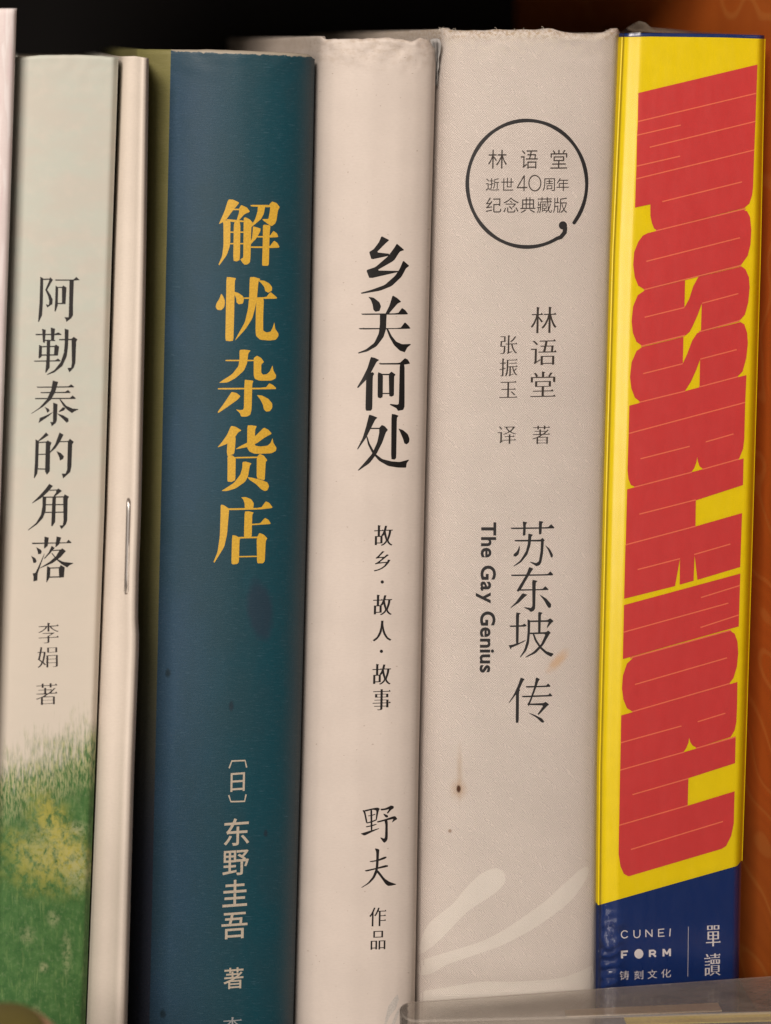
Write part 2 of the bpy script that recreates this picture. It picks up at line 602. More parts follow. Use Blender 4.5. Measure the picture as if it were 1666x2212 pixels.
# ================================================================== the meadow book
def meadow():
    t = NT('meadow_cover')
    u = t.uv()
    s = t.xyz(u)
    x, y = s[0], s[1]
    big = t.noise(t.map(u, (.06, .13, 1)), 1.0, 4, .6)
    sky = t.mix(t.ramp(big, .36, .64), (.51, .495, .435), (.49, .515, .455))
    h = t.ramp(y, 95, 150)                                        # the sky runs from beige (low) to pale green
    sky = t.mix(h, t.mix(t.ramp(big, .3, .7, 0, .5), (.585, .535, .465), (.56, .52, .45)), sky)
    pl = t.noise(t.map(u, (.5, .5, 1)), .5, 5, .6)
    sky = t.mix(t.ramp(pl, .45, .75, 0, .35), sky, (.60, .55, .48))
    # grass: the hill line rises to the right; blades blur it upwards
    bl = t.noise(t.map(u, (1.5, .22, 1), rot=(0, 0, -.22)), 1.0, 4, .65, .3)
    bl2 = t.noise(t.map(u, (2.6, .5, 1), rot=(0, 0, .25)), 1.0, 3, .6, .2)
    hill = t.math('ADD', 63.5, t.math('MULTIPLY', x, .42))
    wav = t.math('MULTIPLY', t.math('SUBTRACT', t.noise(t.map(u, (.16, .16, 1)), 1, 2), .5), 10)
    d = t.math('SUBTRACT', t.math('ADD', hill, wav), y)           # mm below the hill line
    edge = t.math('ADD', d, t.math('MULTIPLY', t.math('SUBTRACT', bl, .5), 20))
    m = t.ramp(edge, -6, 7)
    pale = t.math('MULTIPLY', t.ramp(d, 17, 3), t.ramp(bl2, .38, .62))
    cl = t.noise(t.map(u, (.32, .26, 1)), 1.0, 5, .65)
    g = t.mix(t.ramp(cl, .30, .68), (.034, .110, .028), (.066, .160, .046))
    g = t.mix(t.ramp(bl, .52, .75, 0, .65), g, (.17, .26, .09))
    g = t.mix(t.math('MULTIPLY', pale, .85), g, (.42, .42, .22))
    # yellow flowers in a drifting band
    fl = t.noise(t.map(u, (.55, .40, 1), loc=(3.3, 8.1, 0), rot=(0, 0, .5)), 1.0, 6, .72, .3)
    mot = t.noise(t.map(u, (1.1, .9, 1), loc=(5, 1, 0)), 1.0, 5, .7)
    g = t.mix(t.ramp(mot, .50, .72, 0, .55), g, (.16, .24, .11))
    g = t.mix(t.ramp(mot, .46, .30, 0, .5), g, (.030, .075, .030))
    for cx, cy, rx, ry, am, rot in ((118, 1790, 34, 75, .9, -.5), (70, 1845, 70, 30, .6, .5), (150, 1850, 40, 34, .9, .4), (100, 1890, 80, 40, .45, .2)):
        p = t.math('MULTIPLY', t.spot(cx, cy, rx, ry, .8, .5, .35, rot=rot), t.ramp(fl, .36, .60, 0, am))
        g = t.mix(p, g, (.40, .36, .07))
    for cx, cy, rx, ry, am in ((105, 1830, 60, 50, .3), (170, 1880, 30, 40, .5), (60, 2020, 14, 16, .3), (115, 1985, 12, 14, .35), (95, 2090, 9, 9, .5), (145, 2060, 9, 40, .3), (75, 2190, 12, 16, .35), (170, 1790, 16, 14, .5)):
        p = t.math('MULTIPLY', t.spot(cx, cy, rx, ry, .7, .5, .6), t.ramp(mot, .36, .56, 0, am))
        g = t.mix(p, g, (.42, .43, .24))
    c = t.mix(m, sky, g)
    f = t.noise(u, 3.2, 4, .6)
    return t.set(c, .6, t.bump(f, .2, .0001), Specular_IOR_Level=.3)
Bk = Book('meadow_book', 'pale green paperback with a green meadow at its foot and a black title', [(118, 32), (2212, -44)], [(118, 258), (553, 243), (1106, 227), (1660, 207), (2212, 186)],
          [(0, 124), (.25, 119), (.6, 118), (.85, 121), (1, 124)], [(0, -7.4), (.05, -8.6), (.5, -9.2), (.94, -8.8), (1, -7.0)], back=125, thick=.5, head=.7, wear=.18, seed=11)
Bk.shell('cover', meadow(), nu=40, rows=90)
Bk.pages(PAGES, drop=6)
K_BLACK = ink('black_ink', (.012, .010, .010), .5)
K_SOFT = ink('soft_black_ink', (.028, .022, .022), .6)

ALETAI1 = [  # tracing of the title's first three characters
 [(193,165),(230,185),(225,500),(215,650),(175,735),(165,730),(182,500)], bar(222,198,322,195,16),
 [(310,190),(318,170),(352,205),(330,240),(280,330),(320,390),(348,450),(345,510),(280,553),(262,512),(300,520),(305,470),(290,410),(255,330),(300,225)],
 [(375,200),(610,200),(648,168),(690,208),(600,215),(385,215)],
 [(560,205),(615,215),(605,500),(605,650),(580,690),(520,735),(515,705),(495,675),(550,675),(555,500)],
 [(385,275),(418,300),(412,530),(385,605),(372,600),(380,450)], bar(412,300,475,299,14), [(465,300),(480,275),(523,300),(510,510),(465,510)], bar(408,503,470,503,16),
 [(132,885),(370,885),(420,865),(460,890),(455,900),(135,902)], [(215,820),(262,835),(250,1000),(225,990)], [(325,805),(378,820),(365,970),(328,970)], bar(240,967,380,968,15),
 [(275,965),(318,965),(310,1310),(265,1375),(255,1370),(270,1200)], [(178,1022),(215,1040),(210,1170),(180,1195),(170,1190)], bar(205,1047,388,1042,15),
 [(370,1040),(388,1018),(430,1045),(415,1158),(365,1158)], bar(200,1152,400,1150,17), [(110,1222),(380,1218),(415,1195),(450,1222),(440,1232),(120,1235)],
 bar(430,958,600,956,17), [(500,818),(550,835),(542,1050),(525,1170),(470,1290),(370,1370),(280,1402),(275,1395),(370,1340),(450,1240),(490,1120),(500,1000)],
 [(585,945),(615,922),(662,955),(645,980),(635,1250),(615,1310),(560,1370),(548,1345),(535,1315),(580,1310),(590,1250)],
 [(142,1550),(545,1545),(583,1520),(622,1553),(610,1560),(160,1563)], [(195,1618),(505,1615),(540,1590),(575,1622),(565,1630),(200,1632)], [(125,1693),(565,1690),(600,1660),(642,1698),(630,1705),(130,1708)],
 [(350,1472),(418,1490),(380,1620),(330,1710),(230,1800),(85,1890),(78,1887),(180,1815),(275,1710),(330,1590)],
 [(430,1705),(450,1710),(520,1790),(600,1825),(670,1832),(672,1838),(625,1860),(590,1882),(530,1840),(480,1790)],
 [(355,1750),(410,1770),(400,1980),(385,2010),(335,2050),(330,2020),(315,1995),(352,1995)], [(245,1802),(300,1830),(310,1855),(280,1880),(268,1840)],
 [(360,1865),(300,1920),(170,2008),(178,1980),(185,1945),(270,1910)], [(425,1862),(480,1805),(510,1825),(490,1850),(430,1870)], [(400,1885),(480,1910),(545,1950),(550,1985),(525,2005),(480,1960)]]
ALETAI2 = [
 [(265,70),(298,105),(230,150),(165,190),(160,180),(220,120)], [(133,158),(175,180),(165,500),(155,590),(120,648),(112,645),(125,450)], bar(168,198,290,192,14),
 [(262,195),(285,170),(335,200),(318,240),(312,560),(275,605),(252,560)], bar(160,348,264,345,13), bar(158,530,264,533,15),
 [(435,70),(485,100),(440,190),(385,270),(315,330),(310,322),(380,220)], bar(425,188,550,185,13),
 [(540,185),(565,150),(615,190),(595,220),(585,500),(570,570),(480,650),(472,620),(462,590),(510,590),(530,540)], [(395,305),(450,330),(490,370),(480,405),(440,425),(430,380)],
 [(305,718),(352,745),(290,820),(200,900),(95,963),(90,958),(180,870),(260,780)], bar(310,800,405,796,13), [(395,800),(420,775),(465,808),(400,860),(370,885),(360,870),(390,830)],
 [(220,870),(268,885),(260,1060),(225,1150),(150,1230),(40,1305),(35,1300),(140,1210),(200,1110),(220,1000)], bar(255,887,500,882,15),
 [(480,890),(500,850),(555,880),(538,910),(532,1180),(515,1230),(460,1290),(445,1265),(435,1242),(475,1240),(485,1180)], [(345,880),(390,890),(380,1200),(345,1252),(330,1250)],
 bar(262,982,485,980,14), bar(250,1078,485,1075,14),
 [(85,1460),(520,1455),(548,1422),(588,1458),(575,1465),(95,1478)], [(245,1382),(300,1395),(285,1500),(245,1535),(240,1525)], [(398,1380),(455,1395),(430,1480),(390,1515),(382,1510)],
 [(140,1515),(195,1545),(212,1570),(200,1600),(165,1605),(160,1570)], [(78,1625),(130,1655),(147,1690),(135,1712),(105,1715),(95,1670)],
 [(245,1590),(240,1620),(190,1760),(160,1850),(155,1935),(105,1948),(108,1890),(95,1848),(130,1840),(160,1780)],
 [(335,1500),(375,1525),(320,1590),(245,1665),(240,1655),(300,1580)], bar(350,1558,445,1552,13), [(435,1555),(470,1530),(515,1565),(450,1640),(350,1715),(185,1785),(183,1780),(310,1700),(390,1630)],
 [(330,1590),(345,1592),(400,1660),(480,1700),(605,1715),(608,1720),(560,1745),(530,1772),(460,1730),(390,1670)],
 [(278,1752),(320,1775),(315,1890),(275,1958),(268,1955)], bar(310,1780,432,1775,14), [(425,1780),(450,1740),(500,1770),(490,1895),(430,1900)], bar(308,1893,440,1890,15)]
print_on('title_lettering', Bk, to_units(ALETAI1, 100, 1050, 260 / 822) + to_units(ALETAI2, 100, 1700, 260 / 822), K_BLACK)
c5 = 1536 / 1666
print_on('author_lettering', Bk, to_units(fit(song_tris('李'), (165, 475, 255, 568), -.05) + fit(song_tris('娟'), (162, 580, 250, 673), -.05)
         + fit(song_tris('著'), (155, 738, 248, 834), -.05), 0, 2040, c5), K_SOFT)

# ================================================================== the stapled booklet
C = Book('stapled_booklet', 'thin cream stapled booklet squeezed between the meadow book and the blue book', [(118, 259), (553, 244), (1106, 228), (1660, 208), (2212, 187)],
         [(125, 323), (553, 317), (1106, 306), (1240, 301), (1330, 299), (1380, 302), (1660, 291), (2212, 276)],
         [(0, 122), (.5, 121), (1, 126)], [(0, -1.0), (.08, -4.2), (.25, -6.6), (.50, -8.3), (.62, -9.4), (.72, -10.6), (.80, -11.0), (.90, -10.6), (.96, -9.4), (1, -7.0)], back=110, thick=.35, head=.4, gap=1.0, seed=21, warp=.25, lean=6.0)
C.root['category'] = 'booklet'; A.root['category'] = 'booklet'
C.shell('cover', paper('cream_booklet_cover', (.70, .63, .555), rough=.5, fibre=.4), nu=40, rows=90)
C.pages(PAGES, drop=10)
# staple: a bent wire lying in the fold
def tube(pts, r, n=8):
    V, Fs = [], []
    for i, p in enumerate(pts):
        a, b = Vector(pts[max(i - 1, 0)]), Vector(pts[min(i + 1, len(pts) - 1)])
        d = (b - a).normalized()
        x = d.cross(Vector((0.3, 1, .1))).normalized(); y = d.cross(x)
        rr = r[i] if isinstance(r, (list, tuple)) else r
        V += [Vector(p) + x * rr * math.cos(2 * math.pi * k / n) + y * rr * math.sin(2 * math.pi * k / n) for k in range(n)]
        if i:
            for k in range(n):
                Fs.append([(i - 1) * n + k, (i - 1) * n + (k + 1) % n, i * n + (k + 1) % n, i * n + k])
    Fs.append(list(range(n))[::-1]); Fs.append([(len(pts) - 1) * n + k for k in range(n)])
    return V, Fs
steel = NT('staple_steel').set((.85, .83, .80), .35, Metallic=1.0)
groove = flat('staple_groove_brown', (.10, .08, .07), .7)
pts = []
for i in range(15):
    py = 1082 + (1278 - 1082) * i / 14
    px = 278 - 5.0 * i / 14
    o = 0.30 if 0 < i < 14 else -0.5
    pts.append(C.on(px, py, o))
V, F = tube(pts, .00036)
stp = link_mesh('staple', V, F, steel, C.root)
print_on('staple_outline', C, [stroke([(277.5, 1076), (278, 1084), (275.5, 1180), (273, 1276), (272.5, 1284)], [5, 9.5, 9.5, 9.5, 5])], flat('staple_dark_brown', (.16, .13, .11), .7), off=.03)  # flat dark outline laid round the staple

# ================================================================== the blue book
def blue_cover():
    t = NT('blue_cover')
    u = t.uv()
    s = t.xyz(u)
    x, y = s[0], s[1]
    # fine cloth grain and brushed cross fibres
    fib = t.noise(t.map(u, (.40, 3.0, 1), rot=(0, 0, .06)), 1.3, 5, .72, .5)
    grain = t.noise(u, 2.8, 4, .7)
    big = t.noise(t.map(u, (.05, .03, 1)), 1.4, 4, .6)
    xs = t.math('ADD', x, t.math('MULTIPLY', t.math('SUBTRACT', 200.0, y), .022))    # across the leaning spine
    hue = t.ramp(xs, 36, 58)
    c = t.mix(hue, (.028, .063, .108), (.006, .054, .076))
    c = t.mix(t.ramp(xs, 63.5, 68.5), c, (.010, .034, .052))  # shade of the spine rounding away, painted along its right edge
    c = t.mix(t.ramp(big, .35, .65, 0, .5), c, (.018, .050, .066))
    c = t.mix(t.ramp(fib, .54, .78, 0, .42), c, (.10, .18, .24))
    c = t.mix(t.ramp(grain, .4, .7, 0, .40), c, (.008, .034, .050))
    # rubbed, paler head
    yt = t.math('ADD', y, t.math('MULTIPLY', t.math('SUBTRACT', x, 45), .040))
    head = t.ramp(t.math('ADD', yt, t.math('MULTIPLY', t.math('SUBTRACT', t.noise(u, .45, 5, .7), .5), 1.5)), 218.5, 218.75)
    scuff = t.math('MULTIPLY', t.ramp(y, 213, 217), t.ramp(t.noise(t.map(u, (1, 1.8, 1)), .8, 5, .75), .60, .74))
    c = t.mix(t.math('MULTIPLY', scuff, .4), c, (.20, .22, .22))
    c = t.mix(head, c, (.34, .30, .24))
    for (cx, cy, rx, ry) in ((363, 1454, 5, 9), (500, 1525, 5, 10), (352, 2190, 6, 9), (574, 1800, 4, 7)):
        c = t.mix(t.spot(cx, cy, rx, ry, .5, .5, 1.5), c, (.013, .030, .045))
    c = t.mix(t.math('MULTIPLY', t.spot(562, 1318, 26, 62, .28, .28, .35, rot=-.12), .75), c, (.018, .034, .056))
    # olive strip along the left side
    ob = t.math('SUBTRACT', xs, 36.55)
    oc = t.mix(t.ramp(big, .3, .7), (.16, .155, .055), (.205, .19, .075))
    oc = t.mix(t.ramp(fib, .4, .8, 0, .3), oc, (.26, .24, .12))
    oc = t.mix(t.ramp(y, 130, 40), oc, (.028, .034, .052))         # the strip runs from olive into slate towards the foot
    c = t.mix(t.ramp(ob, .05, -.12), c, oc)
    bmp = t.bump(fib, .35, .00012)
    bmp = t.bump(grain, .22, .00010, bmp)
    return t.set(c, t.ramp(fib, .3, .8, .42, .60), bmp, Specular_IOR_Level=.32)
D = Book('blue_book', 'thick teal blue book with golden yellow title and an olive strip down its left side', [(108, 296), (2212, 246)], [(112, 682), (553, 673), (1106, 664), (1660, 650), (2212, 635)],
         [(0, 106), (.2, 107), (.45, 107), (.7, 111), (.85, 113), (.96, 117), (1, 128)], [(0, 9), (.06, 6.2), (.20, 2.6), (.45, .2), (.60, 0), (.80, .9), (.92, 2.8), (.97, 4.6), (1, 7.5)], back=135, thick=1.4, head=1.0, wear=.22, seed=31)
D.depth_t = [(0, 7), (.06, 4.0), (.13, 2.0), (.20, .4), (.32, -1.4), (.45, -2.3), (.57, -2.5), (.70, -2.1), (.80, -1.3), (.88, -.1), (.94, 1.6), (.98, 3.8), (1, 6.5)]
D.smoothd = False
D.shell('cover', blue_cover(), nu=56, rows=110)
D.pages(PAGES, drop=30)
J1 = [
 [(248,95),(300,97),(372,130),(300,215),(215,330),(145,368),(160,330),(205,230)], bar(295,205,375,205,15), [(390,155),(455,185),(488,230),(425,258),(365,325),(340,325),(368,235),(365,200)],
 [(190,325),(272,325),(270,560),(262,620),(230,710),(150,820),(140,812),(180,720),(195,600),(195,400)], [(215,310),(420,328),(420,345),(270,342)],
 [(310,335),(382,335),(376,760),(340,778),(302,768)],
 [(418,298),(440,292),(485,315),(518,352),(502,390),(492,740),(485,790),(455,812),(425,812),(408,795),(380,755),(400,742),(413,735),(415,560)], bar(262,455,420,455,14), bar(258,582,425,582,14),
 [(493,155),(705,155),(712,182),(497,172)], [(575,165),(655,170),(640,250),(610,310),(545,365),(495,405),(500,385),(545,310),(570,230)],
 [(700,150),(730,118),(780,135),(815,180),(795,215),(780,320),(765,360),(725,390),(690,370),(665,350),(625,320),(625,312),(690,310),(702,250),(710,180)],
 [(520,390),(605,415),(598,450),(560,520),(490,595),(488,575),(510,520),(518,440)], [(555,498),(705,498),(745,440),(785,470),(800,510),(700,515),(555,513)],
 [(492,612),(705,612),(752,548),(790,575),(815,625),(700,630),(492,628)], [(630,385),(640,372),(712,380),(702,500),(695,805),(685,825),(625,825),(620,805),(628,560)],
 chaikin([(170,1130),(195,1165),(212,1215),(205,1280),(170,1315),(125,1310),(108,1275),(120,1235),(150,1190)]), [(228,950),(265,950),(335,962),(320,990),(312,1400),(304,1650),(265,1656),(215,1650),(222,1300)],
 [(315,1110),(360,1125),(410,1160),(420,1195),(410,1240),(365,1250),(340,1230),(335,1185),(318,1145)], [(415,1174),(665,1172),(712,1112),(785,1175),(780,1188),(415,1190)],
 [(575,985),(640,988),(700,1020),(730,1060),(728,1100),(690,1122),(655,1105),(645,1060),(610,1015)],
 [(485,950),(530,948),(602,970),(580,1000),(565,1170),(550,1260),(515,1400),(440,1520),(320,1652),(345,1600),(430,1450),(465,1300),(478,1170)],
 [(560,1180),(640,1185),(632,1400),(632,1540),(670,1560),(715,1550),(740,1500),(755,1445),(765,1520),(800,1570),(800,1600),(770,1640),(700,1648),(600,1640),(555,1600),(548,1540),(552,1300)],
 [(372,1752),(430,1748),(495,1758),(468,1790),(455,1900),(420,1980),(330,2060),(240,2110),(145,2115),(180,2090),(290,2020),(360,1930),(372,1850)], bar(218,1868,530,1868,15),
 [(528,1870),(530,1840),(565,1815),(610,1840),(642,1885),(612,1910),(610,2000),(630,2025),(670,2020),(705,1990),(735,1920),(745,1980),(775,2030),(770,2065),(720,2090),(590,2090),(540,2070),(528,2030)]]
J2 = [
 [(135,15),(660,12),(700,-38),(740,-18),(775,14),(770,28),(135,32)], [(430,-75),(450,-74),(525,-65),(512,-30),(505,250),(490,310),(450,330),(390,330),(375,290),(330,250),(375,258),(410,255),(420,235),(425,0)],
 [(285,58),(340,70),(382,105),(355,140),(250,215),(140,290),(130,280),(190,200),(250,110)], [(562,92),(620,98),(690,135),(732,185),(732,235),(705,270),(665,275),(640,250),(630,200),(600,140)],
 [(278,432),(330,442),(395,482),(355,505),(320,560),(235,630),(125,672),(180,610),(235,530)], [(240,610),(320,550),(330,565),(322,680),(312,740),(240,768),(232,720)],
 [(458,428),(500,425),(562,435),(545,470),(538,620),(545,650),(600,660),(680,650),(715,620),(735,565),(745,620),(780,675),(770,710),(720,735),(540,740),(480,715),(455,670)],
 [(640,450),(690,475),(728,518),(650,560),(560,625),(440,670),(325,690),(370,660),(470,610),(560,530)],
 [(240,762),(290,755),(330,785),(328,900),(325,1030),(280,1050),(238,1045),(240,900)], bar(320,783,575,778,16), [(562,775),(595,740),(640,760),(678,810),(660,830),(650,1020),(640,1030),(560,1010)],
 [(405,830),(440,825),(505,845),(485,870),(465,990),(430,1050),(330,1120),(230,1150),(172,1148),(210,1125),(310,1060),(380,970),(402,900)],
 [(460,995),(520,1005),(620,1030),(680,1055),(697,1095),(680,1140),(650,1150),(610,1130),(550,1070),(480,1025)],
 [(390,1218),(440,1215),(500,1240),(530,1285),(522,1345),(430,1345),(428,1290),(415,1245)], [(240,1340),(610,1335),(660,1262),(700,1280),(740,1335),(600,1352),(250,1360)],
 [(165,1298),(200,1305),(258,1345),(250,1440),(235,1620),(205,1760),(150,1850),(95,1940),(85,1930),(130,1820),(155,1650),(162,1450)],
 [(428,1375),(470,1372),(528,1385),(512,1410),(505,1668),(420,1672)], [(505,1510),(600,1505),(650,1445),(690,1465),(718,1512),(600,1520),(505,1526)],
 [(290,1635),(330,1640),(385,1668),(372,1690),(365,1930),(350,1950),(300,1958),(282,1945)], bar(365,1663,580,1659,17), [(560,1668),(590,1610),(640,1630),(678,1670),(660,1700),(650,1920),(630,1945),(570,1945),(565,1920)], bar(355,1873,570,1868,14)]
GOLD = ink('golden_yellow_ink', (.62, .375, .042), .42, spec=.4)
print_on('title_lettering', D, to_units([chaikin(p, .12) for p in J1], 820, 760, 360 / 995) + to_units([chaikin(p, .12) for p in J2], 820, 1540, 360 / 995), GOLD)
SILVER = ink('pale_beige_ink', (.47, .41, .33), .45)
g = []
for ch, b in (('日', (160, 155, 280, 317)), ('东', (105, 523, 318, 762)), ('野', (95, 785, 313, 1005)), ('圭', (95, 1027, 300, 1260)), ('吾', (85, 1293, 302, 1523)), ('著', (103, 1745, 268, 1930))):
    g += fit(sans_tris(ch, .008), b, -.07, -.02)
g += [stroke([(150, 123), (172, 64), (280, 60), (293, 117)], [12, 13, 13, 12]), stroke([(147, 343), (164, 396), (276, 393), (288, 337)], [12, 13, 13, 12])]
print_on('author_lettering', D, to_units(g, 840, 3000, 240 / 492), SILVER)
print_on('translator_lettering', D, to_units(fit(song_tris('李', .014), (100, 2148, 255, 2330), -.07), 840, 3000, 240 / 492), ink('grey_ink', (.30, .31, .32), .5))
# ================================================================== the cream book
def cream_extra(t, c):
    u = t.uv()
    s = t.xyz(u)
    # rubbed, soiled head
    w = t.math('MULTIPLY', t.ramp(s[1], 213, 221), t.ramp(t.noise(t.map(u, (1, 1.6, 1)), .45, 5, .7), .42, .70))
    c = t.mix(t.math('MULTIPLY', w, .55), c, (.40, .32, .24))
    gr = t.math('MULTIPLY', t.ramp(s[1], 211, 217), t.ramp(t.noise(t.map(u, (1.2, 2.4, 1)), 1.0, 5, .75), .60, .70))
    c = t.mix(t.math('MULTIPLY', gr, .7), c, (.26, .24, .23))
    sp = t.ramp(t.noise(t.map(u, (1, 1.5, 1)), 1.15, 2, .4), .735, .755)
    return t.mix(t.math('MULTIPLY', sp, .6), c, (.30, .23, .18))
E = Book('cream_book', 'cream book with a large black title, between the blue book and the light grey book', [(80, 684), (553, 675), (1106, 666), (1660, 652), (2212, 637)], [(82, 934), (110, 944), (170, 942), (553, 931), (1106, 918), (1660, 906), (2212, 897)],
         [(0, 78), (.03, 79), (.07, 84), (.25, 84), (.45, 83), (.62, 81), (.74, 85), (.82, 89), (.90, 82), (.96, 84), (1, 100)],
         [(0, 9), (.03, 6.0), (.08, 3.7), (.16, 1.7), (.30, .1), (.50, -.8), (.68, -.7), (.82, 0), (.92, 1.3), (.97, 2.9), (1, 6.0)], back=140, thick=1.6, head=1.0, wear=.75, smoothd=False, seed=41)
CREAM = paper('cream_cover', (.618, .550, .498), rough=.55, fibre=.35, extra=cream_extra)
E.shell('cover', CREAM, nu=60, rows=130)
E.pages(PAGES, drop=25)
XIANG = [
 [(282,87),(350,122),(318,150),(240,228),(350,240),(345,258),(195,290),(175,225),(215,200),(260,140)],
 [(415,152),(480,208),(440,222),(390,300),(240,385),(420,388),(440,395),(178,455),(150,382),(230,355),(340,260),(395,185)],
 [(470,298),(523,345),(495,365),(455,440),(370,520),(270,560),(110,587),(103,577),(200,550),(310,510),(400,430),(440,370)],
 [(168,612),(215,620),(265,660),(278,695),(265,735),(230,742),(212,725),(205,680),(190,640)], [(378,600),(415,620),(453,655),(420,672),(340,765),(315,760),(350,690)],
 [(103,757),(425,755),(460,708),(490,730),(512,760),(500,765),(118,769)], [(82,882),(445,883),(485,832),(515,860),(533,885),(520,889),(97,895)],
 [(268,762),(328,762),(325,800),(322,890),(300,960),(240,1040),(160,1085),(82,1103),(78,1095),(150,1065),(220,1010),(258,930),(268,850)],
 [(322,885),(340,890),(370,950),(410,1000),(460,1022),(533,1020),(536,1026),(505,1050),(484,1092),(440,1078),(390,1030),(350,960)],
 [(190,1132),(225,1140),(263,1158),(240,1175),(195,1260),(150,1330),(80,1402),(70,1395),(115,1320),(160,1230)], [(150,1285),(205,1262),(220,1278),(207,1300),(203,1580),(190,1597),(150,1597),(143,1580)],
 [(257,1186),(440,1184),(485,1142),(510,1155),(530,1190),(485,1198),(270,1198)], [(440,1185),(482,1190),(482,1560),(470,1590),(425,1598),(410,1575),(352,1545),(360,1538),(420,1545),(432,1535)],
 [(250,1262),(295,1280),(293,1480),(270,1490),(248,1480)], bar(290,1284,352,1284,12), [(345,1280),(368,1258),(405,1285),(392,1300),(390,1465),(370,1476),(348,1470)], bar(290,1448,352,1448,10),
 [(175,1630),(210,1640),(248,1657),(228,1675),(180,1770),(150,1830),(80,1930),(70,1930),(120,1830),(150,1730)], bar(185,1750,272,1750,11),
 [(262,1745),(285,1720),(310,1730),(338,1762),(320,1785),(290,1870),(240,1970),(180,2050),(85,2115),(76,2112),(140,2040),(200,1970),(245,1870),(262,1790)],
 [(150,1820),(160,1818),(180,1880),(230,1970),(290,2015),(370,2035),(440,2040),(515,2020),(522,2022),(500,2050),(495,2090),(420,2088),(340,2075),(260,2030),(200,1960),(165,1890)],
 [(368,1625),(400,1628),(430,1640),(415,1660),(410,2005),(395,2020),(365,2015)], [(428,1750),(470,1765),(510,1800),(525,1840),(520,1870),(500,1888),(480,1880),(468,1840),(445,1785)]]
print_on('title_lettering', E, to_units([chaikin(p, .1) for p in XIANG], 1390, 900, 300 / 651), ink('worn_black_ink', (.011, .010, .010), .42, (.8, (.5, .44, .38))))
g = []
for ch, b in (('故', (155, 103, 357, 325)), ('乡', (150, 375, 330, 588)), ('故', (145, 823, 350, 1043)), ('人', (140, 1095, 343, 1312)), ('故', (138, 1540, 338, 1763)), ('事', (140, 1805, 332, 2027))):
    g += fit(song_tris(ch, .015, .022), b, -.03, -.02)
g += [disc(242, 697, 17), disc(233, 1415, 17)]
print_on('subtitle_lettering', E, to_units(g, 1430, 2050, 200 / 520), K_BLACK)
YEFU = [
 [(130,228),(150,228),(165,245),(190,370),(180,382),(170,370),(150,270)], [(148,228),(250,205),(310,195),(335,210),(320,240),(300,340),(285,345),(295,230),(250,222),(165,245)], [(195,292),(235,285),(280,270),(285,278),(250,292),(200,300)],
 [(175,375),(240,355),(300,330),(300,345),(250,368),(185,385)], [(222,215),(245,212),(248,470),(228,478)], [(165,420),(230,405),(290,388),(300,395),(260,412),(180,430)], [(107,503),(150,490),(230,465),(325,438),(328,445),(250,480),(170,520),(150,526)],
 [(340,212),(400,205),(440,185),(465,172),(498,180),(498,205),(465,225),(430,268),(415,262),(445,215),(405,225),(350,232)], [(372,268),(400,275),(430,290),(432,310),(410,315),(392,300)],
 [(297,360),(390,335),(490,300),(515,297),(542,330),(510,350),(480,372),(478,365),(495,330),(440,342),(310,375)], [(385,340),(420,335),(428,370),(428,560),(415,590),(390,612),(372,600),(338,550),(350,548),(385,562),(395,545),(400,400)],
 [(212,828),(300,812),(385,775),(410,772),(415,785),(395,800),(320,825),(225,838)], [(152,935),(280,908),(400,872),(430,875),(432,890),(400,900),(300,920),(175,950)],
 [(275,678),(300,678),(330,690),(325,740),(318,880),(305,960),(270,1030),(210,1090),(122,1140),(116,1135),(190,1085),(250,1010),(285,920),(292,800),(292,720)],
 [(305,930),(325,945),(390,1030),(450,1070),(525,1095),(526,1102),(470,1115),(430,1118),(400,1095),(340,1010),(300,960)]]
g = [chaikin(p, .15) for p in YEFU] + fit(song_tris('作', .017, .012), (208, 1367, 412, 1595), -.04, -.02) + fit(song_tris('品', .017, .012), (225, 1643, 403, 1868), -.04, -.02)
print_on('author_lettering', E, to_units(g, 1400, 3150, 240 / 708), K_BLACK)
# pale feather print at the foot
print_on('feather_print', E, [[(x * .5 + 833, 1659 + y * .5) for x, y in p] for p in (
    [(0, 1080), (12, 1030), (40, 990), (52, 978), (58, 1000), (45, 1040), (20, 1070), (2, 1110), (-10, 1130)],
    [(25, 1110), (45, 1060), (62, 1030), (58, 1060), (40, 1110), (20, 1150)])], ink('pale_grey_print', (.50, .47, .44), .6), off=.02)

# crumpled paper at the torn top corner of the jacket
V, F, n = [], [], 10
for i in range(n + 1):
    for j in range(5):
        py = 84 + 100 * i / n
        px = 943 + (j - 2) * (4.6 - .38 * i) + 2.2 * nz(i * .7, j * .9, 8) - .012 * (py - 84)
        d = 4.0 + (1.1 if j % 2 else -.3) + .35 * i + 1.0 * nz(i * .9, j * 1.3, 5)
        V.append(at(px - (0 if i else 3), py + 4 * nz(j * 2.2, 1.5), d * 1e-3))
for i in range(n):
    for j in range(4):
        a = i * 5 + j
        F.append([a, a + 5, a + 6, a + 1])
o = link_mesh('torn_jacket_corner', V, F, paper('crumpled_white_paper', (.33, .32, .31), rough=.8), E.root, uvs=[(v.x * 1e3, v.z * 1e3) for v in V], angle=70)
sm = o.modifiers.new('thickness', 'SOLIDIFY'); sm.thickness = .00012

